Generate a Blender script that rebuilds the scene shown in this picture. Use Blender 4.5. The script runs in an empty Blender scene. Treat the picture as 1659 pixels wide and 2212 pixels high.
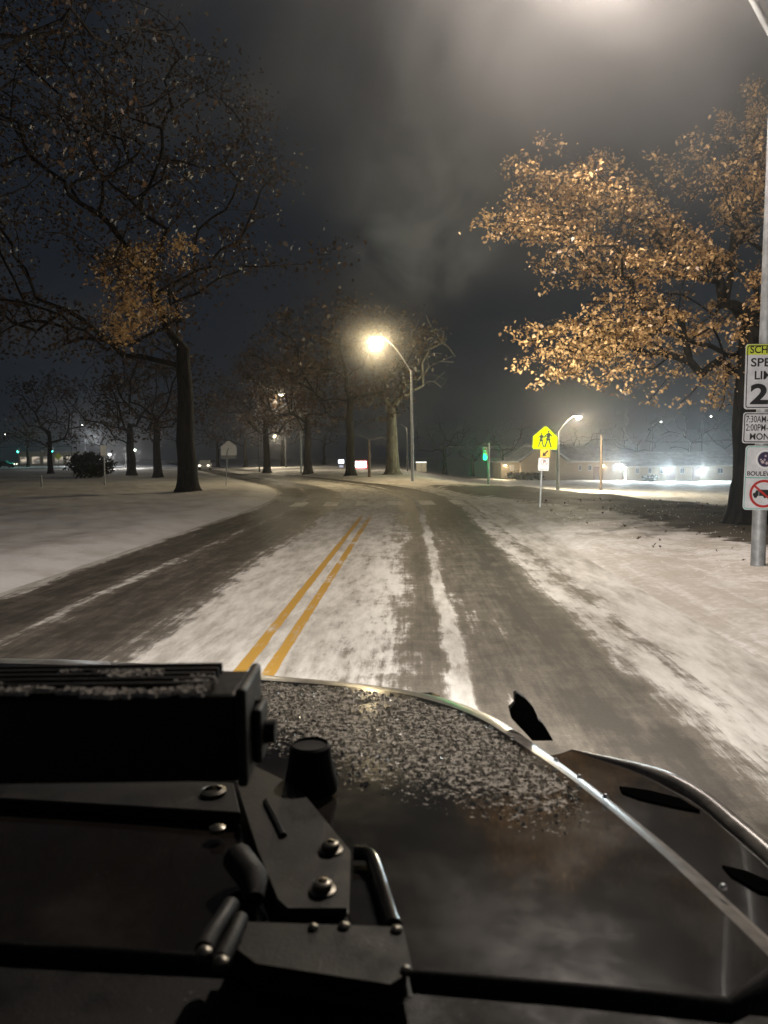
import bpy, math, random
import numpy as np
from mathutils import Vector, Matrix

R = math.radians
random.seed(11); RNG = np.random.default_rng(5)
scene = bpy.context.scene
col = scene.collection
W, H, F, CAM_Z = 1659.0, 2212.0, 1600.0, 1.7
PITCH, ROLL = 4.3, -0.75

# ------------------------------------------------------------------ camera
cam_rot = Matrix.Rotation(R(90 - PITCH), 3, 'X') @ Matrix.Rotation(R(ROLL), 3, 'Z')
cd = bpy.data.cameras.new('camera'); cam = bpy.data.objects.new('camera', cd); col.objects.link(cam)
cam.matrix_world = Matrix.Translation((0, 0, CAM_Z)) @ cam_rot.to_4x4()
cd.sensor_fit = 'VERTICAL'; cd.sensor_height = 36; cd.lens = F / H * 36
cd.clip_start = .05; cd.clip_end = 3000
cd.dof.use_dof = True; cd.dof.focus_distance = 5; cd.dof.aperture_fstop = 5.5
scene.camera = cam

def ray(px, py):
    return cam_rot @ Vector(((px - W / 2) / F, -(py - H / 2) / F, -1))
def at_y(px, py, Y):
    d = ray(px, py); t = Y / d.y
    return Vector((d.x * t, Y, CAM_Z + d.z * t))
def at_z(px, py, z):
    d = ray(px, py); t = (z - CAM_Z) / d.z
    return Vector((d.x * t, d.y * t, z))

# ------------------------------------------------------------------ mesh builder
class MB:
    def __init__(s): s.v = []; s.f = []
    def add(s, vs, fs):
        n = len(s.v); s.v += [tuple(v) for v in vs]; s.f += [tuple(i + n for i in f) for f in fs]; return s
    def box(s, c, size, rot=None):
        hx, hy, hz = size[0] / 2, size[1] / 2, size[2] / 2
        vs = [Vector((x, y, z)) for x in (-hx, hx) for y in (-hy, hy) for z in (-hz, hz)]
        if rot is not None: vs = [rot @ v for v in vs]
        vs = [v + Vector(c) for v in vs]
        return s.add(vs, [(0, 1, 3, 2), (4, 6, 7, 5), (0, 4, 5, 1), (2, 3, 7, 6), (0, 2, 6, 4), (1, 5, 7, 3)])
    def tube(s, pts, rad, n=8, cap=True):
        pts = [Vector(p) for p in pts]
        if not hasattr(rad, '__len__'): rad = [rad] * len(pts)
        vs = []; fs = []; prev = None
        for i, p in enumerate(pts):
            a = pts[max(i - 1, 0)]; b = pts[min(i + 1, len(pts) - 1)]
            d = (b - a); d = d.normalized() if d.length > 1e-9 else Vector((0, 0, 1))
            if prev is None:
                x = d.orthogonal().normalized()
            else:
                x = prev - d * prev.dot(d); x = x.normalized() if x.length > 1e-6 else d.orthogonal().normalized()
            prev = x; y = d.cross(x)
            for k in range(n):
                an = 2 * math.pi * k / n
                vs.append(p + (x * math.cos(an) + y * math.sin(an)) * rad[i])
        for i in range(len(pts) - 1):
            for k in range(n):
                k2 = (k + 1) % n
                fs.append((i * n + k, i * n + k2, (i + 1) * n + k2, (i + 1) * n + k))
        if cap:
            fs.append(tuple(range(n - 1, -1, -1))); m = (len(pts) - 1) * n; fs.append(tuple(range(m, m + n)))
        return s.add(vs, fs)
    def lathe(s, c, prof, n=24, rot=None):
        vs = []; fs = []
        for r, z in prof:
            for k in range(n):
                a = 2 * math.pi * k / n; v = Vector((r * math.cos(a), r * math.sin(a), z))
                if rot is not None: v = rot @ v
                vs.append(v + Vector(c))
        for i in range(len(prof) - 1):
            for k in range(n):
                k2 = (k + 1) % n; fs.append((i * n + k, i * n + k2, (i + 1) * n + k2, (i + 1) * n + k))
        fs.append(tuple(range(n - 1, -1, -1))); m = (len(prof) - 1) * n; fs.append(tuple(range(m, m + n)))
        return s.add(vs, fs)
    def prism(s, poly, depth, frame):
        """poly: 2D list; frame(x, y, d) -> world point; solid between d=0 and d=depth"""
        n = len(poly)
        vs = [frame(x, y, 0) for x, y in poly] + [frame(x, y, depth) for x, y in poly]
        fs = [tuple(range(n - 1, -1, -1)), tuple(range(n, 2 * n))]
        fs += [(i, (i + 1) % n, n + (i + 1) % n, n + i) for i in range(n)]
        return s.add(vs, fs)
    def build(s, name, mat, parent=None, smooth=False, bevel=0, sharp=40):
        me = bpy.data.meshes.new(name); me.from_pydata(s.v, [], s.f); me.update()
        me.materials.append(mat)
        o = bpy.data.objects.new(name, me); col.objects.link(o)
        if parent is not None:
            o.parent = parent; o.matrix_parent_inverse = world_of(parent).inverted()
        if smooth:
            for p in me.polygons: p.use_smooth = True
            try: me.set_sharp_from_angle(angle=R(sharp))
            except Exception: pass
        if bevel:
            m = o.modifiers.new('bevel', 'BEVEL'); m.width = bevel; m.segments = 2; m.limit_method = 'ANGLE'
        return o

def world_of(o):
    m = o.matrix_basis.copy()
    return m if o.parent is None else world_of(o.parent) @ o.matrix_parent_inverse @ m

def tag(o, label=None, cat=None, group=None, kind=None):
    if label: o['label'] = label
    if cat: o['category'] = cat
    if group: o['group'] = group
    if kind: o['kind'] = kind
    return o
def thing(name, label, cat, loc=(0, 0, 0), rz=0, group=None):
    o = bpy.data.objects.new(name, None); col.objects.link(o)
    o.location = loc; o.rotation_euler = (0, 0, rz); o.empty_display_size = .2
    return tag(o, label, cat, group)
def copy_tree(o, parent=None):
    c = o.copy(); col.objects.link(c)
    if parent is not None: c.parent = parent
    for ch in [x for x in o.children]: copy_tree(ch, c)
    return c

# ------------------------------------------------------------------ node helpers
class NT:
    def __init__(s, tree): s.t = tree; s.n = tree.nodes; s.l = tree.links
    def put(s, sock, v):
        if isinstance(v, bpy.types.NodeSocket): s.l.new(v, sock)
        else: sock.default_value = v
    def node(s, typ, **kw):
        n = s.n.new(typ)
        for k, v in kw.items(): setattr(n, k, v)
        return n
    def m(s, op, a, b=0.0, c=None, clamp=False):
        n = s.node('ShaderNodeMath', operation=op, use_clamp=clamp)
        s.put(n.inputs[0], a); s.put(n.inputs[1], b)
        if c is not None: s.put(n.inputs[2], c)
        return n.outputs[0]
    def mix(s, f, a, b):
        n = s.node('ShaderNodeMix', data_type='RGBA'); s.put(n.inputs[0], f)
        for i, v in ((6, a), (7, b)):
            if isinstance(v, tuple) and len(v) == 3: v = (*v, 1)
            s.put(n.inputs[i], v)
        return n.outputs[2]
    def noise(s, vec, scale, detail=4, rough=.6, dist=0):
        n = s.node('ShaderNodeTexNoise'); s.put(n.inputs['Scale'], scale)
        n.inputs['Detail'].default_value = detail; n.inputs['Roughness'].default_value = rough
        n.inputs['Distortion'].default_value = dist
        if vec is not None: s.l.new(vec, n.inputs['Vector'])
        return n.outputs[0]
    def mapping(s, vec, scale=(1, 1, 1), loc=(0, 0, 0)):
        n = s.node('ShaderNodeMapping'); s.l.new(vec, n.inputs[0])
        n.inputs['Scale'].default_value = scale; n.inputs['Location'].default_value = loc
        return n.outputs[0]
    def ss(s, v, lo, hi, a=0.0, b=1.0):
        n = s.node('ShaderNodeMapRange', interpolation_type='SMOOTHSTEP')
        s.put(n.inputs[0], v)
        for i, x in enumerate((lo, hi, a, b)): s.put(n.inputs[i + 1], x)
        return n.outputs[0]
    def ramp(s, v, stops):
        n = s.node('ShaderNodeValToRGB'); s.put(n.inputs[0], v); e = n.color_ramp.elements
        while len(e) < len(stops): e.new(.5)
        for el, (p, c) in zip(e, stops):
            el.position = p; el.color = (c, c, c, 1) if not isinstance(c, tuple) else (*c, 1)
        return n.outputs[0]
    def bump(s, h, strength, dist):
        n = s.node('ShaderNodeBump'); s.put(n.inputs['Height'], h)
        n.inputs['Strength'].default_value = strength; n.inputs['Distance'].default_value = dist
        return n.outputs[0]
    def attr(s, name):
        n = s.node('ShaderNodeAttribute', attribute_name=name); return n
    def obj(s): return s.node('ShaderNodeTexCoord').outputs['Object']

def new_mat(name):
    m = bpy.data.materials.new(name); m.use_nodes = True
    nt = NT(m.node_tree); b = nt.n['Principled BSDF']
    return m, nt, b
def c4(c): return (*c, 1)
def plain(name, color, rough=.6, metal=0, var=.25, scale=6, spec=.5, bump=0):
    m, nt, b = new_mat(name)
    f = nt.ss(nt.noise(nt.obj(), scale, 5, .65), .3, .7)
    lo = tuple(x * (1 - var) for x in color); hi = tuple(min(1, x * (1 + var * .6)) for x in color)
    nt.put(b.inputs['Base Color'], nt.mix(f, lo, hi))
    b.inputs['Roughness'].default_value = rough; b.inputs['Metallic'].default_value = metal
    b.inputs['Specular IOR Level'].default_value = spec
    if bump: nt.put(b.inputs['Normal'], nt.bump(nt.noise(nt.obj(), scale * 4, 4), bump, .01))
    return m
def glow(name, color, strength):
    m, nt, b = new_mat(name)
    b.inputs['Base Color'].default_value = (.02, .02, .02, 1)
    b.inputs['Emission Color'].default_value = c4(color); b.inputs['Emission Strength'].default_value = strength
    return m

# ------------------------------------------------------------------ road course
A0, HEAD0, S_ARC, RAD, ARC = Vector((-1.27, 0)), math.atan(.035), 24.0, 70.0, R(19.5)
def course(s):
    t = Vector((math.sin(HEAD0), math.cos(HEAD0)))
    if s <= S_ARC: return A0 + t * s, HEAD0
    p = A0 + t * S_ARC; L = RAD * ARC
    a = min((s - S_ARC) / RAD, ARC)
    cx = Vector((p.x - math.cos(HEAD0) * RAD, p.y + math.sin(HEAD0) * RAD))
    h = HEAD0 - a
    q = cx + Vector((math.cos(h), -math.sin(h))) * RAD
    if s > S_ARC + L: q = q + Vector((math.sin(h), math.cos(h))) * (s - S_ARC - L)
    return q, h
SS = np.concatenate([np.arange(-40, 24, 1.0), np.arange(24, 52, .5), np.arange(52, 420, 2.0)])
CP = np.array([list(course(s)[0]) + [course(s)[1]] for s in SS])
def road_uv(x, y):
    """lateral offset (right positive) and distance along the road for arrays of points"""
    x = np.asarray(x, float).ravel(); y = np.asarray(y, float).ravel()
    u = np.empty_like(x); v = np.empty_like(x)
    for a in range(0, len(x), 20000):
        X = x[a:a + 20000, None]; Y = y[a:a + 20000, None]
        i = np.argmin((X - CP[None, :, 0]) ** 2 + (Y - CP[None, :, 1]) ** 2, axis=1)
        h = CP[i, 2]; dx = X[:, 0] - CP[i, 0]; dy = Y[:, 0] - CP[i, 1]
        u[a:a + 20000] = dx * np.cos(h) - dy * np.sin(h)
        v[a:a + 20000] = SS[i] + dx * np.sin(h) + dy * np.cos(h)
    return u, v
def sstep(x, a, b):
    t = np.clip((x - a) / (b - a), 0, 1); return t * t * (3 - 2 * t)
def crest_u(v): return np.interp(v, [0, 18, 30, 46, 75], [10.2, 10.0, 7.2, 5.2, 4.8])
def ground_z(x, y, full=False):
    x = np.asarray(x, float).ravel(); y = np.asarray(y, float).ravel()
    u, v = road_uv(x, y)
    z = -.03 + .13 * sstep(u, 3.6, 4.9) + .16 * sstep(-u, 3.9, 5.6) + .22 * sstep(-u, 6, 30)
    cu = crest_u(v)
    f = sstep(x / np.maximum(y, 1), .015, .12) * sstep(y, 5, 18)
    d = u - cu
    z -= f * (1.35 * sstep(d, .2, 13) + np.clip((d - 13) * .03, 0, 1.35))
    off = np.clip(np.minimum(np.abs(u) - 3.9, 3) / 3, 0, 1)
    z += off * (.05 * np.sin(x * .9 + 1.3 * np.sin(y * .31)) * np.sin(y * .47 + .6) + .03 * np.sin(x * 2.3 + y * .8) * np.sin(y * 1.7 - x * .6))
    z += off * .012 * np.sin(x * 7.1 + 2 * np.sin(y * 3)) * np.sin(y * 6.3 + x)
    return (z, u, v) if full else z
def gz(x, y): return float(ground_z([x], [y])[0])
def on_ground(px, Y):
    p = at_y(px, 990, Y); return Vector((p.x, Y, gz(p.x, Y)))
def hit_ground(px, py):
    d = ray(px, py); t = 2.0
    while t < 600:
        p = Vector((0, 0, CAM_Z)) + d * t
        if p.z < gz(p.x, p.y): return p
        t *= 1.004
    return p

# ------------------------------------------------------------------ materials: ground and road
def snow_ground_mat():
    m, nt, b = new_mat('snow_ground')
    uv = nt.node('ShaderNodeUVMap', uv_map='track').outputs[0]; ob = nt.obj()
    big = nt.noise(ob, .16, 5, .6); mid = nt.noise(ob, 1.3, 6, .65); fine = nt.noise(ob, 9, 5, .7)
    sep = nt.node('ShaderNodeSeparateXYZ'); nt.l.new(uv, sep.inputs[0]); u = sep.outputs[0]
    streak = nt.noise(nt.mapping(uv, (2.2, .16, 1)), 1.0, 6, .62, .4)
    verge = nt.m('MULTIPLY', nt.ss(u, 3.2, 3.9), nt.ss(u, 6.4, 4.4))
    dirt = nt.ss(nt.m('ADD', nt.m('MULTIPLY', big, .6), nt.m('MULTIPLY', mid, .5)), .48, .72)
    snow = nt.mix(dirt, (.74, .73, .73), (.54, .51, .48))
    snow = nt.mix(nt.m('MULTIPLY', nt.m('MULTIPLY', verge, .85), nt.ss(nt.m('ADD', nt.m('MULTIPLY', streak, .7), nt.m('MULTIPLY', fine, .3)), .40, .62)), snow, (.36, .33, .29))
    snow = nt.mix(nt.m('MULTIPLY', nt.ss(u, 3.6, 5.5), nt.ss(nt.m('ADD', nt.m('MULTIPLY', mid, .55), nt.m('MULTIPLY', fine, .45)), .45, .58, .25, .9)), snow, (.42, .385, .345))
    litter = nt.m('MULTIPLY', nt.ss(fine, .60, .68), nt.ss(u, 4.2, 7.0))
    snow = nt.mix(nt.m('MULTIPLY', litter, .75), snow, (.13, .095, .06))
    bare = nt.m('ADD', nt.attr('bare').outputs['Fac'], nt.m('MULTIPLY', nt.m('SUBTRACT', nt.noise(nt.mapping(ob, (.8, 1.6, 1)), 1.1, 7, .7), .5), 1.5))  # mask of the dark brown band along the crest, broken up by noise
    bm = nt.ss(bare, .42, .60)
    band_brown = nt.mix(mid, (.045, .04, .032), (.10, .085, .065))
    nt.put(b.inputs['Base Color'], nt.mix(bm, snow, band_brown))
    b.inputs['Roughness'].default_value = .75; b.inputs['Specular IOR Level'].default_value = .25
    h = nt.m('ADD', nt.m('MULTIPLY', mid, .7), nt.m('MULTIPLY', fine, .25))
    h = nt.m('ADD', h, nt.m('MULTIPLY', nt.m('MULTIPLY', verge, streak), .8))
    nt.put(b.inputs['Normal'], nt.bump(h, .55, .07))
    return m

def road_mat(main=True):
    m, nt, b = new_mat('snowy_asphalt')
    uv = nt.node('ShaderNodeUVMap', uv_map='track').outputs[0]
    sep = nt.node('ShaderNodeSeparateXYZ'); nt.l.new(uv, sep.inputs[0]); u, v = sep.outputs[0], sep.outputs[1]
    warp = nt.noise(nt.mapping(uv, (.5, .22, 1)), 1.0, 3, .5)
    uw = nt.m('ADD', u, nt.m('MULTIPLY', nt.m('SUBTRACT', warp, .5), .35))
    prof = [(-6, 1), (-4.15, 1), (-3.8, .30), (-3.1, .20), (-2.85, .30), (-2.7, .47), (-2.5, .27), (-1.7, .16), (-1.25, .50), (-1.0, .78), (-.5, .86), (.3, .80),
            (.8, .66), (1.15, .50), (1.38, .27), (1.52, .36), (1.59, .76), (1.67, .76), (1.75, .36), (2.0, .30), (2.5, .16), (2.85, .22), (3.05, .62), (3.25, .70), (3.4, .50), (3.6, .80), (4.0, 1), (6, 1)]
    base = nt.ramp(nt.m('DIVIDE', nt.m('ADD', uw, 6.0), 12.0), [((p + 6) / 12, c) for p, c in prof])
    n1 = nt.noise(nt.mapping(uv, (1.6, .30, 1)), 1.0, 6, .66, .3)
    n2 = nt.noise(nt.mapping(uv, (6, 1.3, 1)), 1.0, 6, .7)
    n3 = nt.noise(nt.mapping(uv, (18, .35, 1)), 1.0, 4, .6)
    f = nt.m('ADD', base, nt.m('MULTIPLY', nt.m('SUBTRACT', n1, .5), .75))
    f = nt.m('ADD', f, nt.m('MULTIPLY', nt.m('SUBTRACT', n2, .5), .90))
    f = nt.m('ADD', f, nt.m('MULTIPLY', nt.m('SUBTRACT', nt.noise(nt.mapping(uv, (2.2, 4.5, 1)), 1.0, 5, .65), .5), .5))
    f = nt.m('ADD', f, nt.m('MULTIPLY', nt.m('SUBTRACT', n3, .5), .40))
    snow_m = nt.ss(f, .40, .66)
    dust = nt.ss(f, .05, .50)
    asph = nt.mix(dust, (.05, .044, .037), (.145, .128, .106))
    grit = nt.noise(nt.mapping(uv, (40, 40, 1)), 1.0, 3, .7)
    asph = nt.mix(nt.ss(grit, .35, .75), asph, nt.mix(.35, asph, (.02, .018, .016)))
    snow = nt.mix(nt.ss(nt.m('ADD', nt.m('MULTIPLY', n1, .5), nt.m('MULTIPLY', n2, .5)), .36, .62), (.30, .28, .25), (.60, .585, .555))
    c = nt.mix(snow_m, asph, snow)
    if main:
        wob = nt.m('ADD', u, nt.m('MULTIPLY', nt.m('SUBTRACT', n2, .5), .05))
        for off, lo, hi in ((-.125, .30, .46), (.125, .35, .50)):
            d = nt.m('ABSOLUTE', nt.m('SUBTRACT', wob, off))
            k = nt.m('MULTIPLY', nt.ss(d, .062, .045), nt.ss(v, 23.0, 19.5))
            wear = nt.ss(nt.m('ADD', nt.m('MULTIPLY', nt.noise(nt.mapping(uv, (3, 1.1, 1), (off * 40, 0, 0)), 1.0, 5, .7), .8), nt.m('MULTIPLY', n3, .2)), lo, hi)
            c = nt.mix(nt.m('MULTIPLY', k, wear), c, (.40, .23, .035))
        bars = nt.m('ABSOLUTE', nt.m('SUBTRACT', nt.m('FLOORED_MODULO', nt.m('ADD', u, .37 + .585), 1.17), .585))
        k = nt.m('MULTIPLY', nt.ss(bars, .30, .22), nt.ss(nt.m('ABSOLUTE', nt.m('SUBTRACT', v, 27.3)), 1.35, 1.05))
        k = nt.m('MULTIPLY', k, nt.ss(nt.m('ABSOLUTE', u), 3.3, 3.1))
        c = nt.mix(nt.m('MULTIPLY', k, nt.ss(n1, .35, .55, .35, .9)), c, (.72, .70, .62))
    nt.put(b.inputs['Base Color'], c)
    nt.put(b.inputs['Roughness'], nt.ss(snow_m, 0, 1, .62, .85))
    b.inputs['Specular IOR Level'].default_value = .3
    h = nt.m('ADD', nt.m('MULTIPLY', snow_m, .5), nt.m('ADD', nt.m('MULTIPLY', n2, .35), nt.m('MULTIPLY', grit, .12)))
    nt.put(b.inputs['Normal'], nt.bump(h, .5, .02))
    return m

# ------------------------------------------------------------------ ground sheet
def make_ground():
    ang = np.concatenate([np.linspace(-180, -42, 60, endpoint=False), np.linspace(-42, 42, 420, endpoint=False), np.linspace(42, 180, 60, endpoint=False)])
    rad = np.concatenate([[.3], np.geomspace(1.2, 160, 380), np.geomspace(170, 1200, 26)])
    A, Rr = np.meshgrid(np.radians(ang), rad)
    X = (np.sin(A) * Rr).ravel(); Y = (np.cos(A) * Rr).ravel()
    z, u, v = ground_z(X, Y, True)
    n = len(ang); m = len(rad)
    i, j = np.meshgrid(np.arange(m - 1), np.arange(n), indexing='ij')
    a = i * n + j; b_ = i * n + (j + 1) % n
    F_ = np.stack([a, a + n, b_ + n, b_], -1).reshape(-1, 4)
    me = bpy.data.meshes.new('ground'); me.from_pydata(np.stack([X, Y, z], -1).tolist(), [], F_[:, ::-1].tolist())
    lay = me.uv_layers.new(name='track')
    li = np.empty(len(me.loops), int); me.loops.foreach_get('vertex_index', li)
    lay.data.foreach_set('uv', np.stack([u[li], v[li]], -1).astype(np.float32).ravel())
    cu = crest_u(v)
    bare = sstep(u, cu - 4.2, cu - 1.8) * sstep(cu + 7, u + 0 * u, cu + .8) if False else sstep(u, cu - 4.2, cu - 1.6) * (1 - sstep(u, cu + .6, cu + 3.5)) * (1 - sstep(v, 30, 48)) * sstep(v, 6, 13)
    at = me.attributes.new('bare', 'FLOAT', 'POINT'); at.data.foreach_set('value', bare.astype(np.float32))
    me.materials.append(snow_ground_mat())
    for p in me.polygons: p.use_smooth = True
    o = bpy.data.objects.new('ground', me); col.objects.link(o)
    return tag(o, kind='structure')
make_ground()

def ribbon(name, pts, half, mat, lift, vs):
    us = np.linspace(-half, half, 25); V = []; UV = []
    for (p, h), s in zip(pts, vs):
        for u in us:
            x = p.x + u * math.cos(h); y = p.y - u * math.sin(h)
            V.append((x, y)); UV.append((u, s))
    V = np.array(V); z = ground_z(V[:, 0], V[:, 1])
    z = (np.maximum(z, -.03) if name == 'road' else z) + lift
    n = len(us); Fs = [(i * n + j, i * n + j + 1, (i + 1) * n + j + 1, (i + 1) * n + j) for i in range(len(pts) - 1) for j in range(n - 1)]
    me = bpy.data.meshes.new(name); me.from_pydata(np.column_stack([V, z]).tolist(), [], Fs)
    lay = me.uv_layers.new(name='track')
    for lp in me.loops: lay.data[lp.index].uv = UV[lp.vertex_index]
    for p in me.polygons: p.use_smooth = True
    me.materials.append(mat)
    o = bpy.data.objects.new(name, me); col.objects.link(o); return tag(o, kind='structure')
vs = [float(s) for s in SS if s <= 400]
ribbon('road', [course(s) for s in vs], 4.1, road_mat(True), .006, vs)
# the crossing street far off beyond the median
sp = []; sv = []
for k in range(60):
    t = k / 59; x = -150 + 128 * t; y = 118 + 10 * t * t
    sp.append((Vector((x, y)), math.atan2(128, 20 * t))); sv.append(t * 130)
ribbon('side_road', sp, 6.0, road_mat(False), .03, sv)

# ------------------------------------------------------------------ shared materials
M_galv = plain('galvanised_steel', (.27, .28, .29), .55, .3, .35, 5)
M_dkmetal = plain('dark_metal', (.05, .05, .05), .5, .3)
M_wood = plain('weathered_wood', (.09, .065, .045), .85, 0, .4, 4)
M_lampgrey = plain('lamp_housing', (.30, .30, .30), .5, .3)
M_lens = glow('lamp_lens', (1, .82, .50), 60)
M_lens_soft = glow('diffused_lamp_lens', (1, .88, .70), 14)
M_lens_warm = glow('warm_lamp_lens', (1, .78, .42), 40)
M_lens_white = glow('white_lamp_lens', (1, .96, .88), 30)
M_ledwall = glow('wall_lamp_lens', (.80, .95, 1), 40)
M_signwhite = plain('white_sign_sheeting', (.60, .60, .63), .5, 0, .14, 9)
M_signyg = plain('yellow_green_sheeting', (.72, .95, .0), .8, 0, .03, 9, .0)
M_signyg_dull = plain('dull_yellow_green_sheeting', (.55, .62, .06), .5, 0, .1, 9)
M_amber = plain('amber_sheeting', (.75, .46, .04), .5, 0, .15, 20)
M_ink = plain('black_ink', (.012, .012, .012), .5, 0, .2)
M_red = plain('red_ink', (.40, .02, .018), .5, 0, .15)
M_pink = plain('faded_red_ink', (.55, .22, .22), .5, 0, .15)
M_teal = plain('teal_ink', (.10, .42, .36), .5, 0, .15)
M_signback = plain('bare_aluminium', (.78, .80, .79), .6, 0, .12, 8)

def bark_mat(name, a, b_):
    m, nt, b = new_mat(name); ob = nt.obj()
    n = nt.noise(nt.mapping(ob, (7, 7, 1.2)), 1.0, 6, .7, .6)
    nt.put(b.inputs['Base Color'], nt.mix(nt.ss(n, .35, .65), a, b_))
    b.inputs['Roughness'].default_value = .9; b.inputs['Specular IOR Level'].default_value = .15
    nt.put(b.inputs['Normal'], nt.bump(n, 1.0, .06)); return m
M_bark = bark_mat('oak_bark', (.006, .0052, .004), (.025, .021, .017))
M_barkpale = bark_mat('pale_bark', (.05, .044, .036), (.15, .132, .11))
def leaf_mat(name, dark, light, trans=.35):
    m, nt, b = new_mat(name)
    v = nt.attr('shade').outputs['Fac']
    c = nt.ramp(v, [(0, dark), (.6, light), (1, tuple(min(1, x * 1.35) for x in light))])
    d = nt.node('ShaderNodeBsdfDiffuse'); t = nt.node('ShaderNodeBsdfTranslucent'); g = nt.node('ShaderNodeBsdfGlossy')
    nt.l.new(c, d.inputs[0]); nt.l.new(c, t.inputs[0]); g.inputs['Roughness'].default_value = .45
    x = nt.node('ShaderNodeMixShader'); x.inputs[0].default_value = trans; nt.l.new(d.outputs[0], x.inputs[1]); nt.l.new(t.outputs[0], x.inputs[2])
    y = nt.node('ShaderNodeMixShader'); y.inputs[0].default_value = .05; nt.l.new(x.outputs[0], y.inputs[1]); nt.l.new(g.outputs[0], y.inputs[2])
    nt.l.new(y.outputs[0], nt.n['Material Output'].inputs[0]); return m
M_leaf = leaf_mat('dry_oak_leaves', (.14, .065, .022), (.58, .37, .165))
M_leafdk = leaf_mat('shade_toned_oak_leaves', (.018, .0105, .005), (.066, .037, .018))  # oak leaf colour darkened to put the shade of unlit crowns into it
M_ever = leaf_mat('dark_shrub_leaves', (.010, .012, .008), (.03, .032, .02), .1)

# ------------------------------------------------------------------ trees
LEAF2D = [(0, -.5), (.10, -.28), (.30, -.20), (.16, -.02), (.34, .14), (.16, .24), (.12, .40), (0, .52), (-.13, .38), (-.15, .22), (-.33, .12), (-.16, -.04), (-.28, -.22), (-.10, -.30)]
LEAF_S = [(0, -.5), (.28, -.1), (.2, .3), (0, .5), (-.2, .3), (-.28, -.1)]
def make_leaves(centers, per, spread, size, name, mat, parent, shape=LEAF2D, seed=1, droop=.5):
    rng = np.random.default_rng(seed)
    C = np.repeat(np.asarray(centers, float), per, axis=0); n = len(C)
    P = C + rng.normal(0, 1, (n, 3)) * np.array([spread, spread, spread * .6])
    az = rng.uniform(0, 2 * np.pi, n); tilt = rng.uniform(-.9, .9, n); roll = rng.uniform(-1.2, 1.2, n)
    ax = np.stack([np.cos(az) * np.cos(tilt), np.sin(az) * np.cos(tilt), np.sin(tilt) - droop], -1); ax /= np.linalg.norm(ax, axis=1)[:, None]
    up = np.tile([0, 0, 1.0], (n, 1)); sd = np.cross(ax, up); sd /= np.linalg.norm(sd, axis=1)[:, None] + 1e-9
    nr = np.cross(sd, ax); s2 = sd * np.cos(roll)[:, None] + nr * np.sin(roll)[:, None]; nn = np.cross(s2, ax)
    sz = size * rng.uniform(.45, 1.4, n); S = np.asarray(shape); k = len(S)
    fold = np.abs(S[:, 0]) * .7 + (S[:, 1] ** 2) * .25 * rng.uniform(-1, 1)
    V = P[:, None] + sz[:, None, None] * (s2[:, None] * S[None, :, 0, None] + ax[:, None] * S[None, :, 1, None] + nn[:, None] * fold[None, :, None])
    me = bpy.data.meshes.new(name)
    me.vertices.add(n * k); me.vertices.foreach_set('co', V.ravel().astype(np.float32))
    me.loops.add(n * k); me.loops.foreach_set('vertex_index', np.arange(n * k, dtype=np.int32))
    me.polygons.add(n); me.polygons.foreach_set('loop_start', np.arange(0, n * k, k, dtype=np.int32))
    at = me.attributes.new('shade', 'FLOAT', 'POINT'); at.data.foreach_set('value', np.repeat(rng.uniform(0, 1, n), k).astype(np.float32))
    me.materials.append(mat); me.update(); me.validate()
    o = bpy.data.objects.new(name, me); col.objects.link(o)
    o.parent = parent; o.matrix_parent_inverse = world_of(parent).inverted()
    return o

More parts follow.
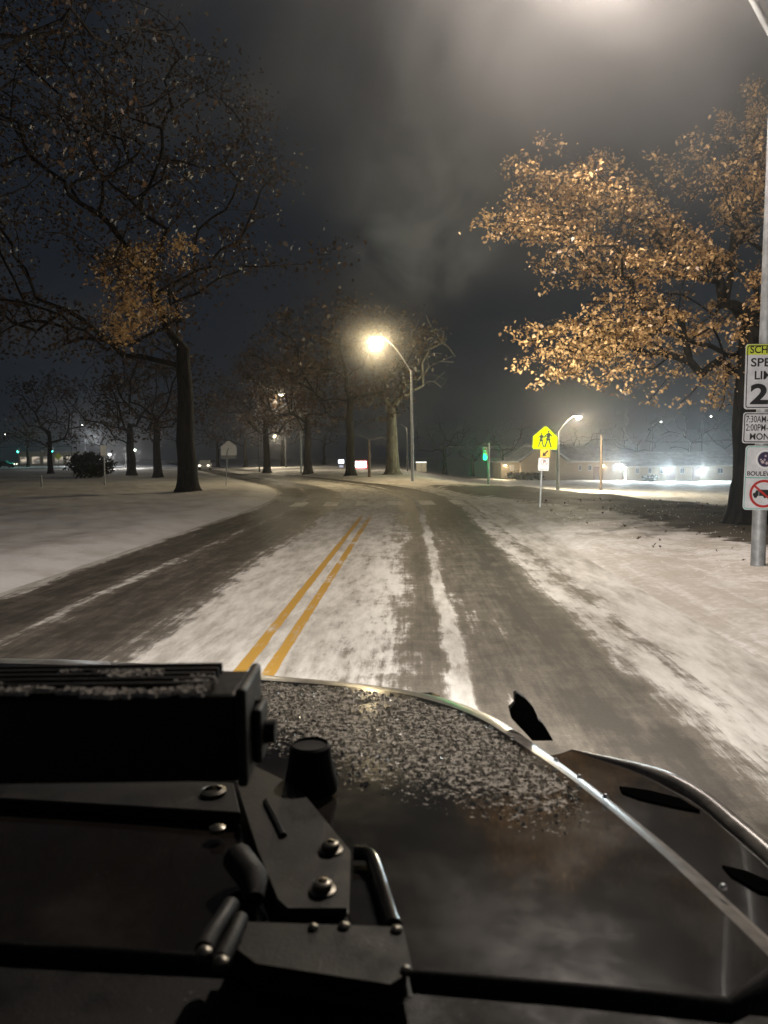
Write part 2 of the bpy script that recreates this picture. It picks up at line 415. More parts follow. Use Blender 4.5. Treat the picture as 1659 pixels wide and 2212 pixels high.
def grow(trunk_pts, trunk_r, targets, tip=.012, seg=.45, expo=2.4, seed=1, sag=.12):
    """join every target to the growing skeleton; returns tube polylines with radii"""
    rng = np.random.default_rng(seed)
    P = [np.array(p, float) for p in trunk_pts]; par = [-1] + list(range(len(P) - 1)); n0 = len(P)
    dist = [0.0]
    for i in range(1, n0): dist.append(dist[-1] + np.linalg.norm(P[i] - P[i - 1]))
    lo = max(1, int(n0 * .35))
    T = np.asarray(targets, float); root = P[n0 - 1]
    order = np.argsort(np.linalg.norm(T - root, axis=1) + rng.uniform(0, .8, len(T)))
    for ti in order:
        t = T[ti]; A = np.array(P); D = np.array(dist)
        c = np.linalg.norm(A - t, axis=1) + .22 * D
        c[:lo] = 1e9
        # prefer joining from nodes lying nearer the trunk than the target
        c += np.where(np.linalg.norm(A - root, axis=1) > np.linalg.norm(t - root) + .1, 1.5, 0)
        i = int(np.argmin(c)); a = A[i]; L = np.linalg.norm(t - a)
        if L > 5.5: continue
        m = max(1, int(round(L / seg)))
        bend = rng.normal(0, .07 * L, 3); bend[2] += sag * L
        prev = i
        for k in range(1, m + 1):
            f = k / m; q = a + (t - a) * f + bend * (4 * f * (1 - f)) * .5 + (rng.normal(0, .06 * seg, 3) if k < m else 0)
            P.append(q); par.append(prev); dist.append(dist[prev] + L / m); prev = len(P) - 1
    n = len(P); ch = [[] for _ in range(n)]
    for i in range(1, n): ch[par[i]].append(i)
    rr = np.zeros(n)
    for i in range(n - 1, -1, -1):
        s = sum(rr[c] ** expo for c in ch[i]); rr[i] = max(tip, s ** (1 / expo) if s > 0 else tip)
    sc = trunk_r[-1] / max(rr[n0 - 1], 1e-6)
    for i in range(n):
        if i >= n0: rr[i] = max(tip * .6, rr[i] * (min(sc, 1.6) if rr[i] > tip * 1.5 else 1)); rr[i] = min(rr[i], trunk_r[-1] * .75)
    for i in range(n0): rr[i] = trunk_r[i]
    lines = []; stack = [(0, None)]
    while stack:
        i, p = stack.pop(); L = [] if p is None else [p]; cur = i
        while True:
            L.append(cur)
            if not ch[cur]: break
            nx = [c for c in ch[cur] if c < n0] or [max(ch[cur], key=lambda c: rr[c])]
            for c in ch[cur]:
                if c != nx[0]: stack.append((c, cur))
            cur = nx[0]
        lines.append(([P[j] for j in L], [rr[j] if not (j == L[0] and p is not None) else min(rr[j], rr[L[1]] * 1.15) for j in L], L[0] == 0))
    return lines

def make_tree(name, label, base, height, tr, targets, bark, leaves=None, group=None, leafy=1.0, seed=1, lean=(0, 0), fork=.55, tip=.012, seg=.5):
    """leaves = (per, spread, size, material, shape)"""
    root = thing(name, label, 'tree', base, 0, group)
    n = 9; rng = random.Random(seed); tp = []; trr = []
    for i in range(n):
        f = i / (n - 1); z = height * fork * f
        tp.append((base[0] + lean[0] * f + (rng.uniform(-.06, .06) if i else 0), base[1] + lean[1] * f + (rng.uniform(-.06, .06) if i else 0), base[2] - .15 + z))
        fl = 1 + .75 * math.exp(-z / .28)
        trr.append(tr * (1 - .38 * f) * fl)
    # a few rings near the root for the flare
    tp2 = [tp[0]]; tr2 = [trr[0] * 1.05]
    for dz in (.18, .36, .6, .95):
        f = min(1, dz / max(height * fork, .1)); tp2.append((base[0] + lean[0] * f, base[1] + lean[1] * f, base[2] - .15 + dz)); tr2.append(tr * (1 - .38 * f) * (1 + .75 * math.exp(-dz / .28)))
    for p, r in zip(tp[1:], trr[1:]):
        if p[2] > base[2] + 1.0: tp2.append(p); tr2.append(r)
    lines = grow(tp2, tr2, targets, tip=tip, seed=seed, seg=seg)
    mt = MB(); mb = MB()
    for pts, rads, is_trunk in lines:
        if is_trunk: mt.tube(pts, rads, 14)
        else: mt.tube(pts, rads, 6 if max(rads) > .05 else 4, cap=False)
    t = mt.build('trunk', bark, root, True)
    if leaves:
        per, spread, size, mat, shape = leaves
        rr = np.random.default_rng(seed); T = np.asarray(targets)
        keep = T[rr.uniform(0, 1, len(T)) < leafy] if leafy < 1 else T
        make_leaves(keep, per, spread, size, 'crown', mat, root, shape, seed)
    return root

def in_poly(x, y, poly):
    c = False; j = len(poly) - 1
    for i in range(len(poly)):
        xi, yi = poly[i]; xj, yj = poly[j]
        if (yi > y) != (yj > y) and x < (xj - xi) * (y - yi) / (yj - yi) + xi: c = not c
        j = i
    return c

# big oak on the right: trunk beside the sign post
ob = hit_ground(1617, 1131)
crown_out = [(1030, 480), (1060, 445), (1095, 400), (1105, 335), (1150, 300), (1210, 325), (1265, 310), (1330, 340), (1400, 330), (1460, 300), (1540, 235), (1600, 180), (1700, 100), (1900, 60), (2300, 250), (2400, 700),
             (2000, 900), (1700, 880), (1560, 885), (1500, 850), (1440, 800), (1370, 800), (1300, 840), (1265, 800), (1215, 800), (1165, 830), (1150, 790), (1120, 780), (1170, 740), (1105, 705), (1120, 690), (1190, 690), (1250, 655), (1310, 620), (1270, 590), (1210, 600), (1170, 560), (1130, 590), (1150, 530), (1100, 500)]
def image_crown(poly, n, ydepth, yspread, holes=(), seed=3, bias=None):
    rng = random.Random(seed); out = []
    xs = [p[0] for p in poly]; ys = [p[1] for p in poly]; tries = 0
    while len(out) < n and tries < n * 60:
        tries += 1
        x = rng.uniform(min(xs), max(xs)); y = rng.uniform(min(ys), max(ys))
        if not in_poly(x, y, poly) or any((x - hx) ** 2 / a ** 2 + (y - hy) ** 2 / b ** 2 < 1 for hx, hy, a, b in holes): continue
        if bias and rng.random() > bias(x, y): continue
        Y = ydepth(x, y) + rng.gauss(0, yspread(x, y)) if callable(yspread) else ydepth(x, y) + rng.gauss(0, yspread)
        out.append(at_y(x, y, Y))
    return [tuple(p) for p in out]
holes = [(1230, 420, 26, 12), (1330, 520, 40, 16), (1420, 600, 50, 22), (1300, 700, 36, 14), (1390, 760, 44, 18), (1500, 680, 40, 24), (1340, 440, 26, 12), (1265, 455, 36, 18), (1375, 640, 40, 16), (1450, 705, 40, 20), (1460, 520, 30, 22), (1545, 600, 34, 30), (1540, 760, 40, 30), (1390, 400, 30, 16)]
tg = image_crown(crown_out, 300, lambda x, y: 13.8 + 3.2 * min(1, max(0, (x - 1030) / 600)) + (1.0 if x > 1650 else 0), lambda x, y: .8 + 1.3 * min(1, (x - 1020) / 500), holes, 4,
                 lambda x, y: 1.0 if x < 1420 else (.62 if x < 1660 else .28))
tg += [tuple(at_y(x, y, 14.2 + (x - 1030) / 300)) for x, y in ((1035, 478), (1062, 452), (1108, 335), (1165, 296), (1108, 702), (1122, 776), (1165, 820), (1215, 800), (1290, 828), (1340, 838), (1400, 850), (1475, 862), (1545, 880), (1150, 560), (1195, 600), (1160, 725))]
tg = [p for p in tg if p[2] > ob.z + 2.2]
hub = Vector((ob.x, ob.y, ob.z + 5.2)); rg = random.Random(77); sprays = []
for p in tg:
    p = Vector(p); d = (p - hub); d.z *= .8; L = min(1.5, d.length * .35); d = d.normalized()
    for k in range(5):
        f = k / 4; q = p - d * (L * f) + Vector((rg.gauss(0, .05), rg.gauss(0, .05), rg.gauss(0, .05) - .10 * (1 - f) ** 2)); sprays.append(tuple(q))
tg = sprays
oak = make_tree('oak_tree', 'large oak with golden dry leaves lit by the lamp, trunk behind the speed limit sign', tuple(ob), 9.0, .43, tg, M_bark, (26, .125, .080, M_leaf, LEAF2D), leafy=.84, seed=7, fork=.52, tip=.008)

# ------------------------------------------------------------------ left side trees (dim crowns)
def dome(base, h0, h1, rx, n, seed, ry=None):
    rng = random.Random(seed); out = []; ry = ry or rx
    while len(out) < n:
        x, y, z = rng.uniform(-1, 1), rng.uniform(-1, 1), rng.uniform(-1, 1); q = x * x + y * y + z * z
        if q > 1 or q < .12: continue
        out.append((base[0] + x * rx, base[1] + y * ry, base[2] + (h0 + h1) / 2 + z * (h1 - h0) / 2))
    return out
b1 = on_ground(404, 36.0)
left_poly = [(-200, 40), (200, -60), (480, 120), (600, 290), (620, 470), (770, 530), (760, 570), (560, 600), (470, 600), (410, 690), (260, 780), (60, 760), (-200, 800)]
tg = image_crown(left_poly, 420, lambda x, y: 34, 3.0, [(110, 590, 70, 60), (620, 520, 60, 40), (500, 420, 40, 60)], 9, lambda x, y: .9)
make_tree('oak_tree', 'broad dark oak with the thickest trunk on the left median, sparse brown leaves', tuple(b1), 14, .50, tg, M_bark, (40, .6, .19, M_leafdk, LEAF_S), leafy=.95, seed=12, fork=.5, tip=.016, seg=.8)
# a denser bunch on its lit side, the light put into a brighter leaf colour
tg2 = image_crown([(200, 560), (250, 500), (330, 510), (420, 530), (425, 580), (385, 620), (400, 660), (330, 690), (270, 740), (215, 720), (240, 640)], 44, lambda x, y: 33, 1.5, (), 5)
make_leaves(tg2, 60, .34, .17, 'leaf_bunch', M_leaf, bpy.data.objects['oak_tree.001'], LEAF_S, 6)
b2 = Vector((-13.5, 14.0, gz(-13.5, 14)))
tg = image_crown([(-700, -300), (200, -150), (420, 60), (380, 260), (180, 380), (60, 420), (-100, 560), (-700, 500)], 230, lambda x, y: 15, 2.0, (), 14)
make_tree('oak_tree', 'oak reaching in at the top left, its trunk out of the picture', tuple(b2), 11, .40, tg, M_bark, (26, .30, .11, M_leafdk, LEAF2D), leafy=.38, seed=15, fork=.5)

def far_tree(px, Y, tr, h, rx, label, bark=M_bark, leafy=.9, n=130, seed=1, group='trees along the far side of the road', lsize=.34, name='oak_tree', h0=.28):
    b = on_ground(px, Y)
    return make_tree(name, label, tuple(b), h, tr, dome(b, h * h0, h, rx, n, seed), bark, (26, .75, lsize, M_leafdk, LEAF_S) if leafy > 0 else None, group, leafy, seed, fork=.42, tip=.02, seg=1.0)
far_tree(757, 62, .42, 15, 7.5, 'brown leaved tree whose trunk stands just left of the red lit board', seed=21, n=150)
far_tree(665, 74, .45, 14, 7.0, 'dark tree with a flared trunk beside the thin grey pole', seed=22)
far_tree(576, 86, .45, 14, 7.0, 'slim tree under the double of small yellow street lights', seed=23)
far_tree(340, 64, .38, 12, 6.0, 'nearer of the small median trees right of the dark shrub', seed=24, leafy=.4)
far_tree(283, 72, .45, 12, 6.0, 'median tree standing between the dark shrub and its thinner neighbour', seed=25, leafy=.4)
far_tree(108, 80, .30, 11, 5.0, 'thin median tree with its trunk under the right hand green signal', seed=26, leafy=.3)
b = on_ground(848, 66)
tgp = dome(b + Vector((0, 0, 0)), 6, 15, 6.0, 120, 28) + [tuple(at_y(752, 936, 64)), tuple(at_y(775, 940, 64.3)), tuple(at_y(800, 950, 65)), tuple(at_y(820, 962, 65.4)), tuple(at_y(735, 930, 63.5))]
make_tree('bare_tree', 'pale barked bare tree with one long low limb, by the tall street lamp', tuple(b), 15, .62, tgp, M_barkpale, None, None, 0, 28, fork=.40, tip=.03, seg=1.0)
for i, (px, Y, h, rx) in enumerate([(960, 118, 10, 6), (1020, 128, 9, 6), (1085, 140, 12, 7), (1250, 150, 13, 8), (1375, 148, 14, 9), (1490, 150, 15, 9), (1600, 140, 14, 9), (1740, 130, 13, 8)]):
    far_tree(px, Y, .35, h, rx, ['bare dark tree behind the utility cabinet', 'low bare tree left of the green signal', 'bare tree behind the left gable of the school house', 'bare tree rising behind the main roof ridge', 'bare tree behind the join of the two roofs', 'bare tree behind the lower roof',
             'bare tree at the right end of the low roof', 'bare tree hidden behind the big oak trunk'][i], leafy=.0, n=110, seed=40 + i, group='bare trees behind the low building', name='bare_tree')
for i, (px, Y, h, rx) in enumerate([(470, 150, 13, 8), (530, 130, 12, 7), (610, 140, 14, 8), (700, 160, 14, 9), (220, 150, 12, 8), (60, 165, 12, 8), (390, 165, 13, 9)]):
    far_tree(px, Y, .35, h, rx, ['bare tree behind the backward facing school sign', 'bare tree left of the small yellow street lights', 'bare tree right of the small yellow street lights', 'bare tree behind the small white lit board', 'bare tree behind the dark shrub',
             'bare tree beyond the two green signals', 'bare tree behind the thickest median trunk'][i], leafy=.25, n=100, seed=60 + i, group='trees far beyond the median', name='bare_tree', lsize=.45)

# dark shrub on the median
def shrub(px, Y, rx, h, label, n=70, size=.22, seed=1, mat=None):
    b = on_ground(px, Y); root = thing('shrub', label, 'shrub', tuple(b)); mb = MB(); C = dome(b, .15, h, rx, n, seed)
    for c in C[:24]: mb.tube([b, (b + Vector(c)) / 2 + Vector((0, 0, .1)), c], [.03, .02, .01], 5)
    mb.build('stem', M_bark, root); make_leaves(C, 30, rx * .16, size, 'foliage', mat or M_ever, root, LEAF_S, seed); return root
shrub(192, 62, 1.75, 2.0, 'rounded dark evergreen shrub on the snowy median', 90, .25, 31)

# ------------------------------------------------------------------ street lamps
def street_lamp(px_base, base, arm_dir, label, pole_h=6.95, out=1.85, rise=2.05, light=None, pole_r=(.095, .06), lens=None, group=None, rz_head=None, mat=None, drop=.15):
    root = thing('street_lamp', label, 'street lamp', tuple(base), 0, group); bx, by, bz = base; mat = mat or M_galv
    MB().tube([(bx, by, bz - .2), (bx, by, bz + pole_h * .5), (bx, by, bz + pole_h)], [pole_r[0], (pole_r[0] + pole_r[1]) / 2, pole_r[1]], 16).build('pole', mat, root, True)
    d = Vector((arm_dir[0], arm_dir[1], 0)).normalized(); pts = []
    for k in range(9):
        f = k / 8; pts.append(Vector((bx, by, bz + pole_h - .1)) + d * (out * f) + Vector((0, 0, (rise + .1) * math.sin(f * math.pi / 2 * .9) / math.sin(math.pi / 2 * .9))))
    MB().tube(pts, [.042 - .014 * k / 8 for k in range(9)], 10).build('arm', mat, root, True)
    e = pts[-1]; zx = Matrix((( d.x, -d.y, 0), (d.y, d.x, 0), (0, 0, 1)))
    hd = MB(); prof = [(-.12, .05, .04), (.0, .10, .06), (.15, .16, .085), (.40, .18, .09), (.60, .13, .06), (.68, .05, .03)]
    vs = []; fs = []; n = 12
    for (x, w, h) in prof:
        for k in range(n):
            a = 2 * math.pi * k / n; yy = w * math.cos(a); zz = h * math.sin(a) * (1 if math.sin(a) > 0 else .55)
            vs.append(e + zx @ Vector((x, yy, zz)))
    for i in range(len(prof) - 1):
        for k in range(n): fs.append((i * n + k, i * n + (k + 1) % n, (i + 1) * n + (k + 1) % n, (i + 1) * n + k))
    fs.append(tuple(range(n))); fs.append(tuple(range((len(prof) - 1) * n, len(prof) * n)))
    hd.add(vs, fs).build('lamp_head', M_lampgrey, root, True)
    c = e + zx @ Vector((.34, 0, -.05))
    q_ = drop / .15
    MB().lathe(c, [(.02 * q_, -.115 * q_), (.09 * q_, -.10 * q_), (.135 * q_, -.05 * q_), (.15 * q_, 0), (.15 * q_, .01)], 16).build('lens', lens or M_lens, root, True)
    if light:
        pw, colr, ang = light
        l = bpy.data.lights.new('lamp_light', 'SPOT' if ang else 'POINT'); l.energy = pw; l.color = colr; l.shadow_soft_size = .12
        if ang: l.spot_size = R(ang); l.spot_blend = .5
        lo = bpy.data.objects.new('lamp_light', l); col.objects.link(lo); lo.location = c + Vector((0, 0, -.16 * q_))
        lo.parent = root; lo.matrix_parent_inverse = world_of(root).inverted()
    return root, c
near_base = hit_ground(1637, 1221)
mid_base = hit_ground(891, 1040)
NEAR = street_lamp(0, near_base, (-1, -.02), 'tall grey lamp post at the right edge carrying the school speed limit signs', light=(3500, (1, .875, .76), 0), lens=M_lens_soft)
NEAR[0].rotation_euler.y = R(.55)
MIDL = street_lamp(0, mid_base, (-1, 0), 'tall street lamp glowing over the bend, its arm reaching left', light=(2900, (1, .78, .44), 0), drop=.24)
p3 = on_ground(1205, 60)
street_lamp(0, p3, (1, 0), 'street lamp right of the yellow school sign, arm reaching right', pole_h=at_y(1205, 932, 60).z - p3.z, out=1.3, rise=at_y(1245, 899, 60).z - at_y(1205, 932, 60).z, light=(11000, (1, .86, .60), 0), lens=M_lens_warm, drop=.26, pole_r=(.14, .10), mat=M_dkmetal)
def far_lamp(px, py, Y, label, dirx=1, lens=None, power=0, colr=(1, .85, .6), out=1.4):
    top = at_y(px, py, Y); b = Vector((top.x - dirx * (out + .34), Y, 0)); b.z = gz(b.x, b.y)
    h = top.z - b.z
    return street_lamp(0, b, (dirx, 0), label, pole_h=max(1.2, h - .55), out=out, rise=.6, light=(power, colr, 0) if power else None, lens=lens or M_lens_white, group='small street lamps in the distance', mat=M_dkmetal, pole_r=(.11, .07))
far_lamp(608, 853, 92, 'higher of the two small yellow street lamps over the curve', 1, M_lens, 3500, out=2.6)
far_lamp(593, 942, 120, 'lower of the two small yellow street lamps over the curve', -1, M_lens, 3500)
far_lamp(846, 913, 84, 'small white street lamp in front of the pale bare tree', -1, M_lens_white, 900)
far_lamp(178, 918, 190, 'highest far white lamp above the dark median shrub', 1)
far_lamp(199, 941, 170, 'brighter far white lamp just above the dark median shrub', 1, None, 6000, (.92, .97, 1))
far_lamp(237, 981, 120, 'low far lamp behind the small median sign', 1, None, 2500, (1, .97, .92))
far_lamp(291, 972, 130, 'far lamp left of the two thin median trunks', 1, None, 2500, (1, .97, .92))
far_lamp(10, 938, 190, 'far lamp at the left edge of the view', 1)
far_lamp(1428, 911, 150, 'dim lamp among bare trees above the middle of the low roof', 1, M_lens_white)
far_lamp(1536, 899, 150, 'dim lamp among bare trees, high beside the oak trunk', 1, M_lens_white)
far_lamp(1415, 977, 140, 'dim lamp just above the low roof line', -1, M_lens_white)

def post(px, py0, Y, r, label, mat, name='utility_pole', cross=True):
    t = at_y(px, py0, Y); b = Vector((t.x, Y, gz(t.x, Y))); root = thing(name, label, 'pole', tuple(b))
    MB().tube([b - Vector((0, 0, .2)), t], [r, r * .75], 10).build('shaft', mat, root, True)
    if cross: MB().tube([t - Vector((0, r + .02, .3)), t - Vector((0, r + .16, .3))], .05, 8).build('insulator', M_lampgrey, root, True)
    return root, t
_, w1 = post(1299, 940, 64, .13, 'wooden utility pole in front of the peach lit wall', M_wood)
_, w2 = post(797, 952, 58, .12, 'brown pole at the right end of the red lit board', M_wood)
post(648, 893, 78, .10, 'thin grey pole between two tree trunks across the bend', M_galv, 'pole', False)
def wire(a, b, sag, label):
    pts = [a.lerp(b, k / 20) - Vector((0, 0, sag * 4 * (k / 20) * (1 - k / 20))) for k in range(21)]
    o = MB().tube(pts, .018, 5).build('power_line', M_dkmetal); return tag(o, label, 'wire')
wire(w1 - Vector((0, .2, .3)), w2 - Vector((0, .2, .3)), .5, 'power line strung between the two wooden poles')
wire(w1 - Vector((0, .2, .3)), Vector((34, 68, w1.z - .2)), .4, 'power line running right from the wooden pole to the oak')

# ------------------------------------------------------------------ text and sign helpers
def text_mesh(name, s, size, mat, parent, frame, x, y, bold=.012, width=None, d0=.0035, depth=.002, align='CENTER'):
    cu = bpy.data.curves.new('txt', 'FONT'); cu.body = s; cu.size = size; cu.align_x = align; cu.align_y = 'CENTER'; cu.offset = bold * size; cu.resolution_u = 4
    o = bpy.data.objects.new('txt', cu); col.objects.link(o); bpy.context.view_layer.update()
    me = bpy.data.meshes.new_from_object(o.evaluated_get(bpy.context.evaluated_depsgraph_get())); bpy.data.objects.remove(o)
    xs = [v.co.x for v in me.vertices]; sc = 1
    if width: sc = width / (max(xs) - min(xs)); xc = (max(xs) + min(xs)) / 2 if align == 'CENTER' else 0
    else: xc = 0
    vs = [frame(x + (v.co.x - xc) * sc, y + v.co.y, d0) for v in me.vertices]; fs = [tuple(p.vertices) for p in me.polygons]
    bpy.data.meshes.remove(me)
    return MB().add(vs, fs).build(name, mat, parent)
def rrect(w, h, r, n=5):
    out = []
    for cx, cy, a0 in ((w / 2 - r, h / 2 - r, 0), (-w / 2 + r, h / 2 - r, 90), (-w / 2 + r, -h / 2 + r, 180), (w / 2 - r, -h / 2 + r, 270)):
        for k in range(n + 1):
            a = R(a0 + 90 * k / n); out.append((cx + r * math.cos(a), cy + r * math.sin(a)))
    return out
def ring2d(mb, frame, cx, cy, r0, r1, d, n=40):
    vs = []; fs = []
    for k in range(n):
        a = 2 * math.pi * k / n
        for r in (r0, r1): vs.append(frame(cx + r * math.cos(a), cy + r * math.sin(a), d))
    for k in range(n):
        j = (k + 1) % n; fs.append((2 * k, 2 * k + 1, 2 * j + 1, 2 * j))
    mb.add(vs, fs); return mb
def border(mb, frame, outer, inner, d):
    n = len(outer); vs = [frame(x, y, d) for x, y in outer] + [frame(x, y, d) for x, y in inner]
    mb.add(vs, [(i, (i + 1) % n, n + (i + 1) % n, n + i) for i in range(n)]); return mb
def poly2d(mb, frame, poly, d): mb.add([frame(x, y, d) for x, y in poly], [tuple(range(len(poly)))]); return mb
def sign_frame(c, yaw, tilt=0):
    """x right, y up, d towards the viewer (-Y world at yaw 0)"""
    rt = Vector((math.cos(yaw), math.sin(yaw), 0)); nrm = Vector((math.sin(yaw), -math.cos(yaw), 0)); up = Vector((0, 0, 1))
    rt2 = rt * math.cos(tilt) + up * math.sin(tilt); up2 = up * math.cos(tilt) - rt * math.sin(tilt)
    c = Vector(c); return lambda x, y, d: c + rt2 * x + up2 * y + nrm * d

# ---- signs on the near lamp post
nb = near_base; YS = nb.y - .125
k = YS / F * 1.0
def sgn_c(px, py): return at_y(px, py, YS)
top = sgn_c(1650, 743); bot = sgn_c(1648, 884); hS = top.z - bot.z; wS = .61
cx = nb.x + .015
fr = sign_frame((cx, YS, (top.z + bot.z) / 2), R(-3), R(-.6))
s1 = thing('speed_limit_sign', 'white school speed limit sign with yellow top strip, topmost on the lamp post', 'road sign', (cx, YS, (top.z + bot.z) / 2))
hy = hS * .165
MB().prism(rrect(wS, hS, .035), -.004, fr).build('panel', M_signwhite, s1)
poly2d(MB(), fr, [(-wS / 2 + .004, hS / 2 - hy), (wS / 2 - .004, hS / 2 - hy), (wS / 2 - .004, hS / 2 - .03), (wS / 2 - .03, hS / 2 - .003), (-wS / 2 + .03, hS / 2 - .003), (-wS / 2 + .004, hS / 2 - .03)], .0015).build('top_strip', M_signyg_dull, s1)
border(MB(), fr, rrect(wS - .035, hS - .035, .03), rrect(wS - .06, hS - .06, .025), .003).build('border', M_ink, s1)
text_mesh('lettering', 'SCHOOL', .135, M_ink, s1, fr, 0, hS / 2 - hy * .55, .02, .50, .004)
text_mesh('lettering', 'SPEED', .155, M_ink, s1, fr, 0, hS / 2 - hy - .105, .02, .47, .004)
text_mesh('lettering', 'LIMIT', .155, M_ink, s1, fr, 0, hS / 2 - hy - .275, .02, .36, .004)
text_mesh('numerals', '25', .36, M_ink, s1, fr, 0, -hS / 2 + .185, .035, .46, .004)
top = sgn_c(1650, 891); bot = sgn_c(1648, 958); h2 = top.z - bot.z; w2_ = .63
fr = sign_frame((cx - .003, YS, (top.z + bot.z) / 2), R(-3), R(-1.2))
s2 = thing('hours_plaque', 'white plaque with school hours, second sign down the lamp post', 'road sign', (cx, YS, (top.z + bot.z) / 2))
MB().prism(rrect(w2_, h2, .035), -.004, fr).build('panel', M_signwhite, s2)
border(MB(), fr, rrect(w2_ - .025, h2 - .025, .03), rrect(w2_ - .052, h2 - .052, .025), .002).build('border', M_ink, s2)
text_mesh('lettering', '7:30AM-9:00AM', .125, M_ink, s2, fr, 0, h2 * .27, .01, .555, .003)
text_mesh('lettering', '2:00PM-4:00PM', .125, M_ink, s2, fr, 0, 0.0, .01, .555, .003)
text_mesh('lettering', 'MON-FRI', .12, M_ink, s2, fr, 0, -h2 * .29, .02, .44, .003)
top = sgn_c(1645, 963); bot = sgn_c(1640, 1102); h3 = top.z - bot.z; w3 = .53
fr = sign_frame((cx - .02, YS, (top.z + bot.z) / 2), R(-3), R(-1.6))
s3 = thing('no_trucks_sign', 'white boulevard sign with round seal and no trucks symbol, lowest on lamp post', 'road sign', (cx, YS, (top.z + bot.z) / 2))
MB().prism(rrect(w3, h3, .05), -.004, fr).build('panel', M_signwhite, s3)
bm = border(MB(), fr, rrect(w3 - .02, h3 - .02, .045), rrect(w3 - .04, h3 - .04, .04), .002)
poly2d(bm, fr, [(-w3 / 2 + .02, -.005), (w3 / 2 - .02, -.005), (w3 / 2 - .02, .008), (-w3 / 2 + .02, .008)], .0025); bm.build('border', M_teal, s3)
sc = (0, h3 * .29)
sm = ring2d(MB(), fr, *sc, .112, .126, .003); sm.build('seal_ring', M_signback, s3)
sm = MB(); poly2d(sm, fr, [(sc[0] + .10 * math.cos(a), sc[1] + .10 * math.sin(a)) for a in [2 * math.pi * i / 28 for i in range(28)]], .003); sm.build('seal', plain('seal_ink', (.03, .02, .06), .5), s3)
sm = MB(); rg = random.Random(4)
for (qx, qy, qr) in ((-.035, -.035, .032), (.02, -.05, .03), (.05, -.01, .022), (-.01, -.005, .018), (.0, .045, .02), (-.06, -.005, .016)):
    poly2d(sm, fr, [(sc[0] + qx + qr * (1 if i % 2 else .5) * math.cos(i * math.pi / 5), sc[1] + qy + qr * (1 if i % 2 else .5) * math.sin(i * math.pi / 5)) for i in range(10)], .0045)
sm.build('seal_device', plain('seal_pale_ink', (.5, .42, .42), .5), s3)
text_mesh('lettering', 'BOULEVARD', .082, M_ink, s3, fr, 0, .055, .025, .46, .003)
tk = (0, -h3 * .245)
tm = MB(); poly2d(tm, fr, [(tk[0] - .06, tk[1] - .03), (tk[0] + .16, tk[1] - .03), (tk[0] + .16, tk[1] + .055), (tk[0] - .06, tk[1] + .055)], .003)
poly2d(tm, fr, [(tk[0] - .14, tk[1] - .03), (tk[0] - .065, tk[1] - .03), (tk[0] - .065, tk[1] + .045), (tk[0] - .10, tk[1] + .045), (tk[0] - .115, tk[1] + .01), (tk[0] - .14, tk[1] + .005)], .003)
for wx in (-.105, .02, .12): poly2d(tm, fr, [(tk[0] + wx + .024 * math.cos(a), tk[1] - .035 + .024 * math.sin(a)) for a in [2 * math.pi * i / 16 for i in range(16)]], .0032)
tm.build('truck_symbol', M_ink, s3)
rm = ring2d(MB(), fr, *tk, .155, .188, .0045)
a = R(-40); rm.add([fr(tk[0] + x * math.cos(a) - y * math.sin(a), tk[1] + x * math.sin(a) + y * math.cos(a), .0050) for x, y in ((-.17, -.014), (.17, -.014), (.17, .014), (-.17, .014))], [(0, 1, 2, 3)])
rm.build('prohibition_ring', M_red, s3)
for s_, c_ in ((s1, .12), (s2, .06), (s3, .1)):   # clamps to the post
    for dz in (c_, -c_): MB().tube([(nb.x, YS + .03, s_.location.z + dz), (nb.x, YS + .13, s_.location.z + dz)], .014, 8).build('clamp', M_galv, s_)

# ---- yellow school crossing sign
def arc_figure(mb, fr, x, y, s, flip=1):
    def P(*pts): poly2d(mb, fr, [(x + px * s * flip, y + py * s) for px, py in (pts if flip > 0 else pts[::-1])], .004)
    poly2d(mb, fr, [(x + .055 * s * math.cos(a), y + (.44 + .055 * math.sin(a)) * s) for a in [2 * math.pi * i / 14 for i in range(14)]], .004)
    P((-.07, .10), (.09, .10), (.10, .36), (-.02, .38), (-.09, .30))
    P((-.12, .11), (.13, .08), (.11, -.02), (-.10, -.02))
    P((-.08, 0), (-.01, 0), (-.12, -.38), (-.20, -.38))
    P((.01, 0), (.09, 0), (.21, -.38), (.13, -.38))
    P((-.22, .20), (-.08, .34), (-.06, .28), (-.19, .14))
    P((.08, .34), (.22, .20), (.18, .15), (.07, .27))
sb = hit_ground(1166, 1096); YC = sb.y
kk = YC / F
def yc(px, py): return at_y(px, py, YC)
pent_c = yc(1177.5, 946)
sroot = thing('school_crossing_sign', 'bright yellow green pentagon school crossing sign with arrow plaque', 'road sign', tuple(sb))
MB().tube([sb - Vector((0, 0, .2)), Vector((pent_c.x - .05, YC + .03, pent_c.z))], .03, 8).build('post', M_galv, sroot, True)
wP = (1205 - 1152) * kk; hP = (970 - 921) * kk
fr = sign_frame((pent_c.x, YC - .02, pent_c.z), 0, R(-2.5))
pent = [(-wP / 2 + .03, -hP / 2), (wP / 2 - .03, -hP / 2), (wP / 2, -hP / 2 + .03), (wP / 2, .05 * hP), (.035, hP / 2), (-.035, hP / 2), (-wP / 2, .05 * hP), (-wP / 2, -hP / 2 + .03)]
MB().prism(pent, -.004, fr).build('panel', M_signyg, sroot)
border(MB(), fr, [(x * .955, y * .955) for x, y in pent], [(x * .925, y * .925) for x, y in pent], .002).build('border', M_ink, sroot)
mb = MB(); arc_figure(mb, fr, .09, -.06, .58); arc_figure(mb, fr, -.12, -.09, .48)
poly2d(mb, fr, [(-.08, .03), (.06, .055), (.06, .035), (-.08, .01)], .0045); mb.build('walking_figures', M_ink, sroot)
